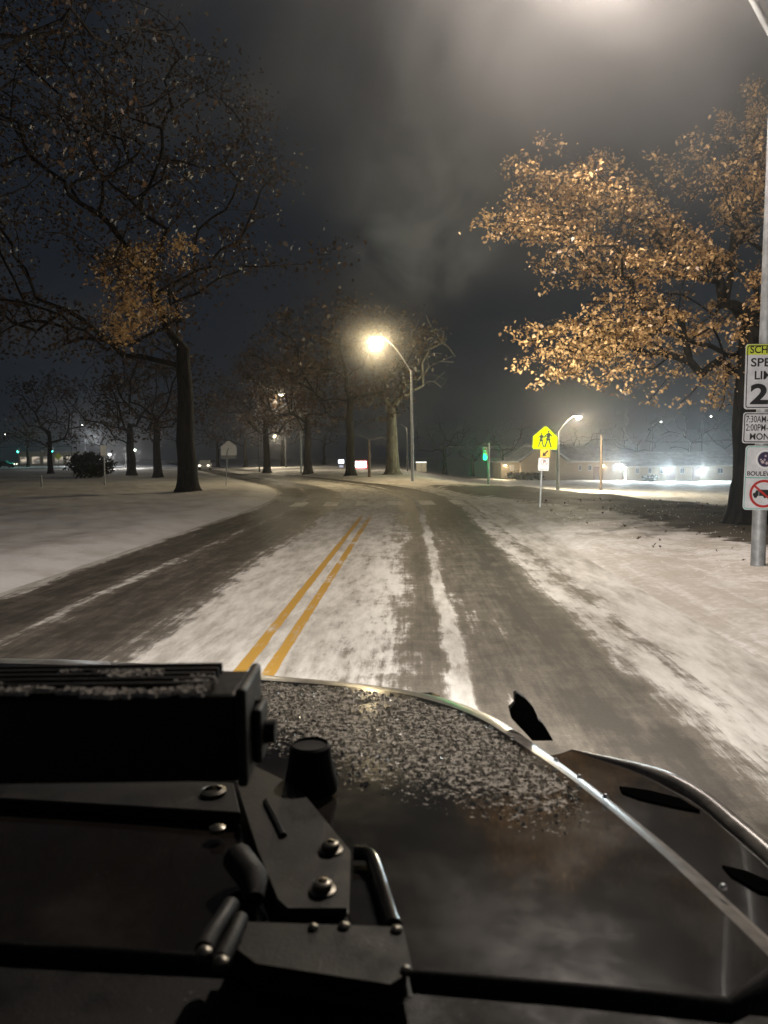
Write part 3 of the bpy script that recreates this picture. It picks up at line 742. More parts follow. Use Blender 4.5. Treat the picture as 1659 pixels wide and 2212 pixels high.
pc = yc(1177.5, 979.5); wA = 38 * .5 * kk * 1.05; hA = 17 * kk
fr = sign_frame((pc.x, YC - .02, pc.z), 0, R(-1))
wA = 20 * kk * 1.05
MB().prism(rrect(wA, hA, .02), -.004, fr).build('arrow_plaque', M_amber, sroot)
mb = MB(); a = R(225)
arr = [(-.11, -.022), (.02, -.022), (.02, -.07), (.12, 0), (.02, .07), (.02, .022), (-.11, .022)]
poly2d(mb, fr, [(x * math.cos(a) - y * math.sin(a), x * math.sin(a) + y * math.cos(a)) for x, y in arr], .002); mb.build('arrow', M_ink, sroot)
pc = yc(1174, 1003); wN = 23 * kk; hN = 27.5 * kk
fr = sign_frame((pc.x, YC - .02, pc.z), 0, R(-2))
npr = thing('no_parking_sign', 'small white no parking sign below the yellow school sign', 'road sign', tuple(pc))
MB().prism(rrect(wN, hN, .03), -.004, fr).build('panel', M_signwhite, npr)
mb = ring2d(MB(), fr, .02, .075, .095, .112, .002); a = R(-45)
mb.add([fr(.02 + x * math.cos(a) - y * math.sin(a), .075 + x * math.sin(a) + y * math.cos(a), .0034) for x, y in ((-.1, -.009), (.1, -.009), (.1, .009), (-.1, .009))], [(0, 1, 2, 3)])
mb.build('prohibition_ring', M_pink, npr)
text_mesh('letter', 'P', .15, M_ink, npr, fr, .02, .073, .03, None, .0028)
poly2d(MB(), fr, [(-.11, -.150), (.11, -.150), (.11, -.138), (-.11, -.138)], .002).build('line_mark', M_ink, npr)

# ---- backward facing school sign on the left, small median sign
def back_sign():
    b = hit_ground(488, 1049); Y = b.y; kq = Y / F; root = thing('school_crossing_sign', 'pale back of a pentagon sign with a plate below, left of the road bend', 'road sign', tuple(b))
    c = at_y(494, 968, Y); MB().tube([b - Vector((0, 0, .2)), (b.x + (c.x - b.x) * .6, Y - .04, c.z - .2), (c.x, Y - .04, c.z)], .03, 8).build('post', M_galv, root, True)
    fr = sign_frame((c.x, Y, c.z), R(8)); w, h = 33 * kq, 31 * kq
    MB().prism([(-w / 2, -h / 2), (w / 2, -h / 2), (w / 2, .1 * h), (.05, h / 2), (-.05, h / 2), (-w / 2, .1 * h)], -.004, fr).build('panel', M_signback, root)
    c2 = at_y(493, 987, Y); fr = sign_frame((c2.x, Y - .004, c2.z), R(8)); MB().prism(rrect(30 * kq, 9 * kq, .02), -.004, fr).build('plaque', M_galv, root)
back_sign()
b = hit_ground(226, 1048); c = at_y(224, 973, b.y); ms = thing('small_sign', 'narrow grey sign on a thin post in front of the dark shrub', 'road sign', tuple(b))
MB().tube([b - Vector((0, 0, .2)), (c.x, b.y + .03, c.z + .2)], .045, 8).build('post', M_galv, ms, True)
MB().prism(rrect(.34, .62, .03), -.004, sign_frame((c.x, b.y - .03, c.z), R(25))).build('panel', M_signback, ms)
b = hit_ground(389, 1040); ms = thing('marker_post', 'pale grey delineator post in front of the thickest median trunk', 'post', tuple(b)); t = at_y(385, 978, b.y)
MB().tube([b - Vector((0, 0, .2)), t], .06, 8).build('shaft', M_galv, ms, True); MB().tube([t, t + Vector((0, 0, .05))], .07, 8).build('cap', M_lampgrey, ms, True)
b = hit_ground(90, 1052); ms = thing('marker_post', 'short grey stub post near the left edge of the median', 'post', tuple(b)); MB().tube([b - Vector((0, 0, .2)), b + Vector((0, 0, .62))], .05, 8).build('shaft', M_galv, ms, True); MB().tube([b + Vector((0, 0, .62)), b + Vector((0, 0, .66))], .06, 8).build('cap', M_lampgrey, ms, True)

# ------------------------------------------------------------------ traffic signals
M_green = glow('green_signal', (.0, 1, .16), 6); M_teal_g = glow('teal_signal', (.05, 1, .72), 26); M_off_r = plain('unlit_red', (.08, .01, .01), .3); M_off_y = plain('unlit_amber', (.10, .06, .01), .3)
def signal(px, py, Y, label, lens, mast=False, group=None, power=0, colr=(0, 1, .3), dx=0):
    g = at_y(px, py, Y); b = Vector((g.x + dx, Y + .25, gz(g.x + dx, Y))); root = thing('traffic_signal', label, 'traffic light', tuple(b), 0, group)
    MB().tube([b - Vector((0, 0, .2)), (b.x, b.y, g.z + 1.2)], [.13, .09], 10).build('pole', M_dkmetal, root, True)
    if abs(dx) > .3: MB().tube([(b.x, b.y, g.z + 1.0), (g.x, b.y, g.z + 1.05)], [.07, .05], 8).build('mast_arm', M_dkmetal, root, True)
    MB().box((g.x, Y, g.z + .33), (.36, .26, 1.15)).build('housing', M_dkmetal, root, bevel=.03)
    for i, (dz, mt) in enumerate(((0, lens), (.33, M_off_y), (.66, M_off_r))):
        MB().lathe((g.x, Y - .135, g.z + dz), [(.145, 0), (.12, .03), (.05, .05)], 16, Matrix.Rotation(R(90), 3, 'X')).build('lens', mt, root, True)
        MB().tube([(g.x, Y - .13, g.z + dz + .15), (g.x, Y - .32, g.z + dz + .145)], .03, 6).build('visor', M_dkmetal, root)
    if power:
        l = bpy.data.lights.new('signal_light', 'POINT'); l.energy = power; l.color = colr; l.shadow_soft_size = .1
        lo = bpy.data.objects.new('signal_light', l); col.objects.link(lo); lo.location = (g.x - .1, Y - .35, g.z); lo.parent = root; lo.matrix_parent_inverse = world_of(root).inverted()
    return root
signal(1048, 988, 62, 'green traffic signal on a black pole left of the low building', M_green, power=500, colr=(0, 1, .25), dx=.32)
signal(39, 976, 160, 'teal green traffic signal nearer the left edge', M_teal_g, group='green signals beyond the median', power=120, colr=(.05, 1, .72), dx=-4)
signal(113, 975, 160, 'teal green traffic signal over the thin median tree', M_teal_g, group='green signals beyond the median', power=120, colr=(.05, 1, .72), dx=4)
p = at_y(126, 986, 150); ys = thing('warning_sign', 'small yellow diamond sign beside the right teal signal', 'road sign', (p.x, 150, gz(p.x, 150)))
MB().prism([(-.75, 0), (0, -.75), (.75, 0), (0, .75)], -.01, sign_frame((p.x, 149.9, p.z), 0)).build('panel', M_signyg_dull, ys)
MB().tube([(p.x, 150, gz(p.x, 150) - .2), (p.x, 150, p.z)], .05, 6).build('post', M_galv, ys)

# ------------------------------------------------------------------ lit boards and cabinet across the bend
def board(px, py, Y, w, h, label, face, framec, power, colr, extra=None):
    c = at_y(px, py, Y); b = Vector((c.x, Y, gz(c.x, Y))); root = thing('lit_sign_board', label, 'sign', tuple(b)); fr = sign_frame(c, 0)
    MB().prism(rrect(w, h, .05), -.25, fr).build('cabinet', framec, root)
    MB().prism(rrect(w * .80, h * .72, .03), .01, fr).build('face', face, root)
    for sx in (-.35, .35): MB().tube([(c.x + sx * w, Y + .12, b.z - .2), (c.x + sx * w, Y + .12, c.z)], .06, 8).build('leg', M_dkmetal, root)
    if extra: extra(root, fr)
    l = bpy.data.lights.new('board_light', 'AREA'); l.energy = power; l.color = colr; l.size = w * .8
    lo = bpy.data.objects.new('board_light', l); col.objects.link(lo); lo.location = c + Vector((0, -.12, 0)); lo.rotation_euler = (R(70), 0, 0); lo.parent = root; lo.matrix_parent_inverse = world_of(root).inverted()
def board_mat(name, a, b_, st, sc):
    m, nt, b = new_mat(name); f = nt.ss(nt.noise(nt.mapping(nt.obj(), (1, 1, 3)), sc, 3), .42, .58)
    nt.put(b.inputs['Emission Color'], nt.mix(f, a, b_)); b.inputs['Emission Strength'].default_value = st; return m
M_redframe = plain('red_board_frame', (.30, .02, .025), .5)
board(778, 1003, 95, 2.0, 1.15, 'red framed lit sign board with a white face left of the pale tree', board_mat('red_white_face', (1, .9, .9), (1, .45, .38), 3.5, 3), M_redframe, 60, (1, .85, .85))
def lowpanel(root, fr): MB().prism([(-.3, -.85), (.3, -.85), (.3, -.55), (-.3, -.55)], .01, fr).build('lower_panel', glow('dim_panel', (.7, .7, .9), .6), root)
board(737, 997, 110, 1.0, .72, 'small white lit board left of the red framed board', glow('cool_face', (.85, .95, 1), 4), M_dkmetal, 25, (.85, .95, 1), lowpanel)
ub = hit_ground(910, 1019); uc = thing('utility_cabinet', 'small pale cabinet with a lit top edge behind the tall lamp post', 'cabinet', tuple(ub)); kq = ub.y / F; w = 22 * kq; h = 20 * kq
MB().box((ub.x, ub.y, ub.z + h / 2), (w, .8, h)).build('housing', plain('pale_cabinet', (.5, .47, .4), .6), uc, bevel=.03)
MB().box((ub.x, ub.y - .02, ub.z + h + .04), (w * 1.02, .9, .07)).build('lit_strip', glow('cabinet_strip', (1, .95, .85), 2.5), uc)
MB().box((ub.x, ub.y - .41, ub.z + h / 2), (w * .02, .02, h * .9)).build('door_seam', M_dkmetal, uc)

# ------------------------------------------------------------------ low building
M_wall = None
def brick_mat(name, a, b_, mortar):
    m, nt, b = new_mat(name); t = nt.node('ShaderNodeTexBrick'); sp_ = nt.node('ShaderNodeSeparateXYZ'); nt.l.new(nt.obj(), sp_.inputs[0])
    cb = nt.node('ShaderNodeCombineXYZ'); nt.l.new(nt.m('ADD', sp_.outputs[0], sp_.outputs[1]), cb.inputs[0]); nt.l.new(sp_.outputs[2], cb.inputs[1]); nt.l.new(cb.outputs[0], t.inputs[0])
    t.inputs['Color1'].default_value = c4(a); t.inputs['Color2'].default_value = c4(b_); t.inputs['Mortar'].default_value = c4(mortar)
    t.inputs['Scale'].default_value = 1.0; t.inputs['Brick Width'].default_value = .4; t.inputs['Row Height'].default_value = .13; t.inputs['Mortar Size'].default_value = .012
    nt.put(b.inputs['Base Color'], nt.mix(nt.m('MULTIPLY', nt.noise(nt.obj(), .7, 4), .5), t.outputs[0], tuple(x * .6 for x in a))); b.inputs['Roughness'].default_value = .85; return m
M_brick = brick_mat('tan_brick', (.52, .43, .30), (.44, .36, .26), (.5, .45, .38))
M_trim = plain('white_trim', (.7, .7, .68), .5, 0, .1); M_glassdk = plain('dark_window', (.02, .025, .03), .1, 0, .2)
M_roof = plain('snowy_roof', (.52, .55, .56), .8, 0, .3, 1.2, .3, .3); M_door = plain('brown_door', (.12, .07, .05), .5)
YB = 112.0
bl = thing('low_building', 'long single storey tan brick building with snowy roofs and wall lamps across the field', 'building', tuple(on_ground(1300, YB)))
def bx(px): return at_y(px, 1000, YB).x
def bz(py, px=1300): return at_y(px, py, YB).z
zb = min(gz(bx(1110), YB), gz(bx(1300), YB), gz(bx(1500), YB)) - .4
zg = gz(bx(1300), YB)
ze1 = bz(998, 1262); zr1 = bz(965, 1262); ze2 = bz(1007, 1500); zr2 = bz(978, 1500)
xg0, xg1, xm1, xe = bx(1080), bx(1210), bx(1345), bx(1580)
def gable_block(x0, x1, y0, y1, ze, zr, name_wall, along_x=True):
    MB().box(((x0 + x1) / 2, (y0 + y1) / 2, (zb + ze) / 2), (x1 - x0, y1 - y0, ze - zb)).build('wall', M_brick, bl)
    mb = MB(); o = .5
    if along_x:
        ym = (y0 + y1) / 2
        vs = [(x0 - o, y0 - o, ze - .05), (x1 + o, y0 - o, ze - .05), (x1 + o, ym, zr), (x0 - o, ym, zr), (x0 - o, y1 + o, ze - .05), (x1 + o, y1 + o, ze - .05)]
        vs += [(a, b_, c + .22) for a, b_, c in vs]
        mb.add(vs, [(0, 1, 2, 3), (3, 2, 5, 4), (6, 9, 8, 7), (9, 10, 11, 8), (0, 6, 7, 1), (4, 5, 11, 10), (1, 7, 8, 2), (2, 8, 11, 5), (0, 3, 9, 6), (3, 4, 10, 9)])
        r = mb.build('roof', M_roof, bl)
        MB().box(((x0 + x1) / 2, y0 - o - .03, ze + .06), (x1 - x0 + 2 * o, .05, .22)).build('fascia', M_trim, r)
    else:
        xm = (x0 + x1) / 2
        vs = [(x0 - o, y0 - o, ze - .05), (xm, y0 - o, zr), (x1 + o, y0 - o, ze - .05), (x0 - o, y1, ze - .05), (xm, y1, zr), (x1 + o, y1, ze - .05)]
        vs += [(a, b_, c + .22) for a, b_, c in vs]
        mb.add(vs, [(0, 1, 4, 3), (1, 2, 5, 4), (6, 9, 10, 7), (7, 10, 11, 8), (0, 6, 7, 1), (1, 7, 8, 2), (0, 3, 9, 6), (2, 8, 11, 5), (3, 4, 10, 9), (4, 5, 11, 10)])
        mb.build('roof', M_roof, bl)
        MB().add([(x0, y0 + .01, ze - .02), (x1, y0 + .01, ze - .02), (xm, y0 + .01, zr - .1), (x0, y0 + .2, ze - .02), (x1, y0 + .2, ze - .02), (xm, y0 + .2, zr - .1)], [(0, 1, 2), (3, 5, 4), (0, 3, 4, 1), (1, 4, 5, 2), (2, 5, 3, 0)]).build('gable', M_brick, bl)
gable_block(bx(1114), xg1, YB - 4, YB + 9, bz(997, 1160), bz(959, 1160) + .1, 'a', False)
gable_block(xg1 + .02, xm1, YB, YB + 10, ze1, zr1, 'b')
gable_block(xm1 + .04, xe, YB - 1.5, YB + 8.5, ze2, zr2, 'c')
MB().box(((bx(1078) + bx(1114)) / 2 - .02, YB + 2, (zb + bz(999, 1096)) / 2), (bx(1114) - bx(1078), 8, bz(999, 1096) - zb)).build('wall', M_brick, bl)
MB().box(((bx(1078) + bx(1114)) / 2 - .4, YB + 2, bz(999, 1096) + .12), (bx(1114) - bx(1078) + .7, 9, .22)).build('roof', M_roof, bl)
def window(px0, px1, py0, py1, y, mat=None):
    x0, x1 = bx(px0), bx(px1); z1, z0 = bz(py0, px0), bz(py1, px0)
    f = MB().box(((x0 + x1) / 2, y - .03, (z0 + z1) / 2), (x1 - x0, .10, z1 - z0)).build('window', M_trim, bl)
    w2 = (x1 - x0) / 2 - .10
    for sx in (-1, 1): MB().box(((x0 + x1) / 2 + sx * (w2 / 2 + .03), y - .09, (z0 + z1) / 2), (w2, .03, z1 - z0 - .2)).build('pane', mat or M_glassdk, f)
window(1097, 1105, 1004, 1016, YB - 2.0, glow('lit_window', (1, .82, .6), .5))
for a in ((1250, 1256), (1270, 1278), (1322, 1330), (1340, 1344)): window(a[0], a[1], 1004, 1017, YB)
for a in ((1365, 1373), (1392, 1400), (1418, 1426), (1460, 1470), (1540, 1552)): window(a[0], a[1], 1010, 1023, YB - 1.5)
for px, y in ((1290, YB), (1442, YB - 1.5), (1495, YB - 1.5)):
    x = bx(px); d = MB().box((x, y - .04, zg + 1.0), (1.1, .1, 2.1)).build('door', M_door, bl); MB().box((x + .4, y - .11, zg + 1.0), (.06, .05, .12)).build('handle', M_galv, d)
def wall_lamp(px, py, y, power, colr, mat):
    x = bx(px); z = bz(py, px); h = MB().box((x, y - .16, z + .10), (.5, .3, .12)).build('wall_lamp', M_dkmetal, bl)
    MB().box((x, y - .18, z + .02), (.42, .24, .05)).build('lens', mat, h)
    l = bpy.data.lights.new('wall_light', 'SPOT'); l.energy = power; l.color = colr; l.spot_size = R(140); l.spot_blend = .6; l.shadow_soft_size = .12
    lo = bpy.data.objects.new('wall_light', l); col.objects.link(lo); lo.location = (x, y - .9, z - .10); lo.rotation_euler = (R(-62), 0, 0); lo.parent = bl; lo.matrix_parent_inverse = world_of(bl).inverted()
M_peach = glow('warm_wall_lens', (1, .72, .42), 20)
wall_lamp(1338, 1005, YB, 15000, (.80, .95, 1), M_ledwall); wall_lamp(1428, 1013, YB - 1.5, 15000, (.78, .94, 1), M_ledwall); wall_lamp(1502, 1015, YB - 1.5, 15000, (.80, .95, 1), M_ledwall)
wall_lamp(1302, 1005, YB, 3000, (1, .70, .40), M_peach); wall_lamp(1086, 1005, YB - 2, 2600, (1, .80, .50), M_peach)
shrub(1118, 105.5, 1.5, .9, 'low dark bush against the left gable wall', 40, .3, 71); shrub(1150, 105.5, 1.8, .8, 'wide low bush under the gable wall', 40, .3, 72); shrub(1405, 109, 1.2, .9, 'dark bush under the middle of the long wall', 30, .3, 73)

# far lit shop front beyond the signals
sf = thing('shop_building', 'far low shop with a lit pale front beyond the green signals', 'building', tuple(on_ground(95, 215))); xa, xb = at_y(40, 990, 215).x, at_y(165, 990, 215).x; zq = gz((xa + xb) / 2, 215)
MB().box(((xa + xb) / 2, 219, zq + 1.9), (xb - xa, 8, 3.8)).build('wall', M_brick, sf)
MB().box(((xa + xb) / 2, 219, zq + 3.95), (xb - xa + 1, 8.8, .3)).build('roof', M_roof, sf)
mshop = board_mat('shop_front_glow', (1, .82, .6), (.12, .10, .08), .55, .5)
for i in range(5):
    x = xa + (xb - xa) * (i + .5) / 5; f = MB().box((x, 214.96, zq + 1.6), (2.5, .1, 2.2)).build('window', M_trim, sf); MB().box((x, 214.88, zq + 1.6), (2.2, .05, 1.9)).build('pane', mshop, f)

# ------------------------------------------------------------------ far cars
M_carw = plain('white_car_paint', (.6, .6, .58), .3); M_card = plain('dark_car_paint', (.03, .03, .035), .3); M_tyre = plain('tyre_rubber', (.02, .02, .02), .8); M_tail = glow('car_headlight', (1, .9, .7), 6)
def car(loc, rz, paint, label):
    root = thing('parked_car', label, 'car', loc, rz); M_ = Matrix.Translation(loc) @ Matrix.Rotation(rz, 4, 'Z')
    T = lambda mb: [setattr(mb, 'v', [tuple(M_ @ Vector(v)) for v in mb.v]), mb][1]
    prof = [(-2.2, .35), (2.2, .35), (2.25, .7), (1.9, .88), (1.0, .95), (.45, 1.45), (-1.3, 1.48), (-2.0, 1.0), (-2.25, .9)]
    mb = MB(); n = len(prof); vs = []
    for sy, sh in ((-.88, 1), (.88, 1)):
        for x, z in prof: vs.append((x, sy * (.84 if z > 1.2 else 1), z))
    mb.add(vs, [tuple(range(n)), tuple(range(2 * n - 1, n - 1, -1))] + [(i, n + i, n + (i + 1) % n, (i + 1) % n) for i in range(n)]); T(mb).build('body', paint, root, bevel=.05)
    for sy in (-1, 1):
        T(MB().add([(.85, sy * .885, 1.0), (.42, sy * .80, 1.38), (-1.2, sy * .80, 1.40), (-1.8, sy * .885, 1.02)], [(0, 1, 2, 3)])).build('window', M_glassdk, root)
        for x in (-1.35, 1.35):
            w = T(MB().lathe((x, sy * .80, .33), [(.33, -.1), (.33, .1)], 18, Matrix.Rotation(R(90), 3, 'X'))).build('wheel', M_tyre, root); T(MB().lathe((x, sy * .905, .33), [(.19, -.01), (.19, .01)], 14, Matrix.Rotation(R(90), 3, 'X'))).build('rim', M_galv, w)
        T(MB().box((2.24, sy * .62, .72), (.06, .32, .14))).build('headlight', M_tail, root)
cp = on_ground(442, 112); car(tuple(cp), R(-80), M_carw, 'white car stopped far down the road left of the bend')
cp = on_ground(8, 150); car(tuple(cp), R(5), M_card, 'dark car at the left edge beyond the median')

# ------------------------------------------------------------------ snow clods and leaves on the right verge
mb = MB(); rg = random.Random(8)
for i in range(900):
    Y = rg.uniform(6, 24); x = rg.uniform(4.0, 11); u, v = road_uv([x], [Y])
    if u[0] < 4.6 or u[0] > 11.5: continue
    z = gz(x, Y); r = rg.uniform(.005, .017)
    a = [rg.uniform(.6, 1.2) for _ in range(6)]
    vs = [(x + r * a[k] * math.cos(k * 1.047), Y + r * a[k] * math.sin(k * 1.047), z - .01) for k in range(6)] + [(x + r * .45 * a[k] * math.cos(k * 1.047 + .3), Y + r * .45 * a[k] * math.sin(k * 1.047 + .3), z + r * .7 * a[k]) for k in range(6)]
    mb.add(vs, [(k, (k + 1) % 6, 6 + (k + 1) % 6, 6 + k) for k in range(6)] + [tuple(range(6, 12))])
tag(mb.build('snow_clods', plain('clod_snow', (.74, .74, .75), .8, 0, .1), None, True), 'small white clods of snow scattered on the right verge', 'snow', kind='stuff')
C = []
for i in range(320):
    Y = rg.uniform(6, 26); x = rg.uniform(4.5, 13); C.append((x, Y, gz(x, Y) + .02))
ll = thing('leaf_litter', 'dry brown leaves lying on the snow around the oak', 'leaves', (8, 14, gz(8, 14))); 
lo = make_leaves(C, 1, .01, .085, 'fallen_leaves', M_leafdk, ll, LEAF2D, 17, 0); lo['kind'] = 'stuff'; ll['kind'] = 'stuff'

# ------------------------------------------------------------------ the vehicle the photo is taken from
ZH = lambda Y: 1.155 - .045 * (Y - .7)
def crown(x): return -.035 * ((x + .45) / 1.05) ** 2
def at_hood(px, py, dz=0.0):
    d = ray(px, py); c = 0.0
    for _ in range(6):           # plane z = 1.155 - .045 (y - .7) + dz, crowned across
        t = (1.155 + .0315 + dz + c - CAM_Z) / (d.z + .045 * d.y); c = crown(d.x * t)
    return Vector((d.x * t, d.y * t, CAM_Z + d.z * t))
car0 = thing('off_road_vehicle', 'black off road vehicle seen over its frosted hood, light bar at the windscreen base', 'car', (-.45, .6, 0))
def grimy(name, c):
    m, nt, b = new_mat(name); ob = nt.obj(); big = nt.noise(ob, 9, 5, .65); sp = nt.noise(ob, 160, 2, .6)
    k = nt.m('MULTIPLY', nt.ss(sp, .66, .74), nt.ss(big, .42, .62)); film = nt.mix(nt.ss(big, .35, .7), c, tuple(x * 2.1 for x in c))
    nt.put(b.inputs['Base Color'], nt.mix(nt.m('MULTIPLY', k, .6), film, (.16, .15, .135))); nt.put(b.inputs['Roughness'], nt.ss(big, .3, .7, .42, .72))
    b.inputs['Specular IOR Level'].default_value = .3; nt.put(b.inputs['Normal'], nt.bump(nt.noise(ob, 220, 3, .6), .25, .002)); return m
M_slot_shade = plain('slot_shade', (.004, .004, .004), .9, 0, .2, 6, .0)  # flat black put in for the shade inside the fender slots
def paint_mat():
    m, nt, b = new_mat('black_car_paint'); ob = nt.obj()
    n = nt.noise(ob, 3.5, 6, .65); f = nt.noise(ob, 40, 4, .6)
    nt.put(b.inputs['Base Color'], nt.mix(nt.ss(n, .45, .75), (.008, .008, .008), (.018, .016, .014)))
    fm_ = nt.m('MULTIPLY', nt.attr('frost').outputs['Fac'], 1.0); sp_ = nt.ss(nt.m('ADD', nt.noise(ob, 75, 3, .75), nt.m('MULTIPLY', fm_, .22)), .66, .74)
    fk = nt.m('MULTIPLY', sp_, nt.ss(fm_, 0, .3)); base_ = nt.mix(nt.ss(n, .45, .75), (.014, .012, .0105), (.036, .031, .026)); nt.put(b.inputs['Base Color'], nt.mix(fk, base_, (.58, .53, .46)))
    nt.put(b.inputs['Roughness'], nt.m('MAXIMUM', nt.ss(n, .35, .7, .09, .20), nt.m('MULTIPLY', fk, .7))); nt.put(b.inputs['Coat Weight'], nt.ss(fk, 0, 1, .3, 0)); b.inputs['Coat Roughness'].default_value = .03
    nt.put(b.inputs['Normal'], nt.bump(n, .03, .01)); return m
M_paint = paint_mat()
M_edge_sheen = plain('edge_highlight_grey', (.30, .28, .255), .28, 0, .45, 22)  # pale grey puts the reflected highlight on the rounded edges into the colour
M_plastic = grimy('black_plastic', (.007, .0065, .006)); M_rubber = plain('black_rubber', (.007, .007, .007), .7, 0, .2, 6, .3)
M_bracket = grimy('textured_black_steel', (.015, .0135, .0115)); M_bolt = plain('zinc_bolt', (.20, .185, .155), .32, .9, .3)
M_frost = plain('frost', (.84, .77, .67), .2, 0, .4, 60, .35)
def sm_curve(pts, n):
    pts = [Vector(p) for p in pts]; out = []
    for i in range(len(pts) - 1):
        p0 = pts[max(i - 1, 0)]; p1 = pts[i]; p2 = pts[i + 1]; p3 = pts[min(i + 2, len(pts) - 1)]
        for k in range(n):
            t = k / n; out.append(.5 * ((2 * p1) + (p2 - p0) * t + (2 * p0 - 5 * p1 + 4 * p2 - p3) * t * t + (3 * p1 - p0 - 3 * p2 + p3) * t ** 3))
    out.append(pts[-1]); return out
edge_img = [(-150, 1404), (0, 1408), (200, 1412), (400, 1424), (560, 1441), (720, 1456), (850, 1471), (950, 1489), (1030, 1513), (1105, 1549), (1200, 1616), (1300, 1688), (1400, 1763), (1500, 1843), (1600, 1930), (1700, 2018), (1800, 2110)]
front = sm_curve([at_hood(x, y) for x, y in edge_img], 6)
yr = at_hood(1250, 2150).y
rear_r = front[-1]
def rear_edge(n=16):
    out = []
    for k in range(1, n + 1):
        f = k / n; out.append(Vector((rear_r.x + (front[0].x - rear_r.x) * f, yr_f(f), 0)))
    return out
gapL, gapR = at_hood(860, 2108), at_hood(1659, 2182)
def yr_f(f):
    x = rear_r.x + (front[0].x - rear_r.x) * f
    return gapL.y + (gapR.y - gapL.y) * (x - gapL.x) / (gapR.x - gapL.x)
outline = front + [Vector((p.x, p.y, ZH(p.y))) for p in rear_edge()]
# anticlockwise / clockwise handled by signed area
ar = sum(outline[i].x * outline[(i + 1) % len(outline)].y - outline[(i + 1) % len(outline)].x * outline[i].y for i in range(len(outline)))
sgn = 1 if ar > 0 else -1
EW = [(2.3 + 1.3 * (1 - float(sstep(np.array(i / len(front)), .15, .4)))) - 1.1 * float(sstep(np.array(i / len(front)), .45, .68)) if i < len(front) else .35 for i in range(len(outline))]
def inset(dist):
    n = len(outline); out = []
    for i in range(n):
        a = outline[i - 1]; b_ = outline[(i + 1) % n]; t = Vector((b_.x - a.x, b_.y - a.y)).normalized(); nrm = Vector((-t.y, t.x)) * sgn
        out.append(Vector((outline[i].x + nrm.x * dist * EW[i], outline[i].y + nrm.y * dist * EW[i], 0)))
    return out
RO = .042
def ring_z(p, d):
    drop = 0 if d >= RO else RO - math.sqrt(max(0, RO * RO - (RO - d) ** 2))
    return ZH(p.y) + crown(p.x) - drop * .9
def ring_mesh(ds, close):
    vs = []; fs = []; n = len(outline)
    for d in ds:
        for p in inset(d): vs.append((p.x, p.y, ring_z(p, d)))
    for i in range(len(ds) - 1):
        for k in range(n): q = (i * n + k, i * n + (k + 1) % n, (i + 1) * n + (k + 1) % n, (i + 1) * n + k); fs.append(q if sgn > 0 else q[::-1])
    if close:
        m = (len(ds) - 1) * n; c = sum((Vector(v) for v in vs[m:]), Vector()) / n; c.z = ZH(c.y) + .012; vs.append(tuple(c)); ci = len(vs) - 1
        for k in range(n): q = (m + k, m + (k + 1) % n, ci); fs.append(q if sgn > 0 else q[::-1])
    return MB().add(vs, fs)
from mathutils.geometry import delaunay_2d_cdt
fpoly = [(500, 1462), (620, 1468), (740, 1476), (860, 1494), (960, 1519), (1040, 1550), (1110, 1596), (1180, 1644), (1240, 1690), (1262, 1735), (1245, 1806), (1160, 1806), (1060, 1784), (960, 1758), (860, 1728), (770, 1704), (690, 1672), (620, 1642), (560, 1624), (510, 1560)]
fxy = [(p.x, p.y) for p in [at_hood(x, y, .012) for x, y in fpoly]]
def hood_z(x, y, d=1.0): return ZH(y) + crown(x)
inn = inset(RO); per = [(p.x, p.y) for p in inn]
pts = [Vector(p) for p in per]; n = len(per); edg = [(i, (i + 1) % n) for i in range(n)]
x0_, x1_ = min(p[0] for p in per), max(p[0] for p in per); y0_, y1_ = min(p[1] for p in per), max(p[1] for p in per)
def edge_dist(x, y):
    q = Vector((x, y)); m = 9
    for i in range(n):
        a = pts[i]; b_ = pts[(i + 1) % n]; e = b_ - a; t = max(0, min(1, (q - a).dot(e) / max(e.length_squared, 1e-12))); m = min(m, (a + e * t - q).length)
    return m
gx = x0_
while gx < x1_:
    gy = y0_
    while gy < y1_:
        if in_poly(gx, gy, per) and edge_dist(gx, gy) > .012: pts.append(Vector((gx, gy)))
        gy += .028
    gx += .028
ve, ed_, fa, _o, _e, _f = delaunay_2d_cdt(pts, edg, [], 1, 1e-6)
dz_ = [edge_dist(v.x, v.y) for v in ve]
hood = MB().add([(v.x, v.y, hood_z(v.x, v.y, d)) for v, d in zip(ve, dz_)], [tuple(f) for f in fa]).build('hood', M_paint, car0, True, sharp=60)
def frost_amount(x, y):
    if not in_poly(x, y, fxy): return 0.0
    return min(1, max(0, (y - near_edge(x) + .05) / .26))
near_pts = [at_hood(x, y) for x, y in ((560, 1622), (620, 1640), (690, 1668), (770, 1700), (860, 1722), (960, 1752), (1060, 1778), (1160, 1800), (1245, 1800))]
def near_edge(x): return float(np.interp(x, [p.x for p in near_pts], [p.y for p in near_pts]))
at_ = hood.data.attributes.new('frost', 'FLOAT', 'POINT'); at_.data.foreach_set('value', [frost_amount(v.co.x, v.co.y) for v in hood.data.vertices])
def edge_strip(k0, k1, skirt):
    ds = [0, .002, .006, .012, .019, .027, .035, RO]; rg_ = list(range(k0, k1 + 1)); vs = []; m = len(rg_); N_ = len(outline)
    rows = [[(outline[k % N_].x, outline[k % N_].y, ZH(outline[k % N_].y) + crown(outline[k % N_].x) - RO * .9 - skirt) for k in rg_]]
    for d in ds:
        ins = inset(d); rows.append([(ins[k % N_].x, ins[k % N_].y, ring_z(ins[k % N_], d)) for k in rg_])
    for r in rows: vs += r
    return MB().add(vs, [(i * m + k, i * m + k + 1, (i + 1) * m + k + 1, (i + 1) * m + k)[::sgn] for i in range(len(rows) - 1) for k in range(m - 1)])
nf = len(front)
edge_strip(0, nf - 1, .10).build('hood_edge', M_edge_sheen, car0, True, sharp=60)
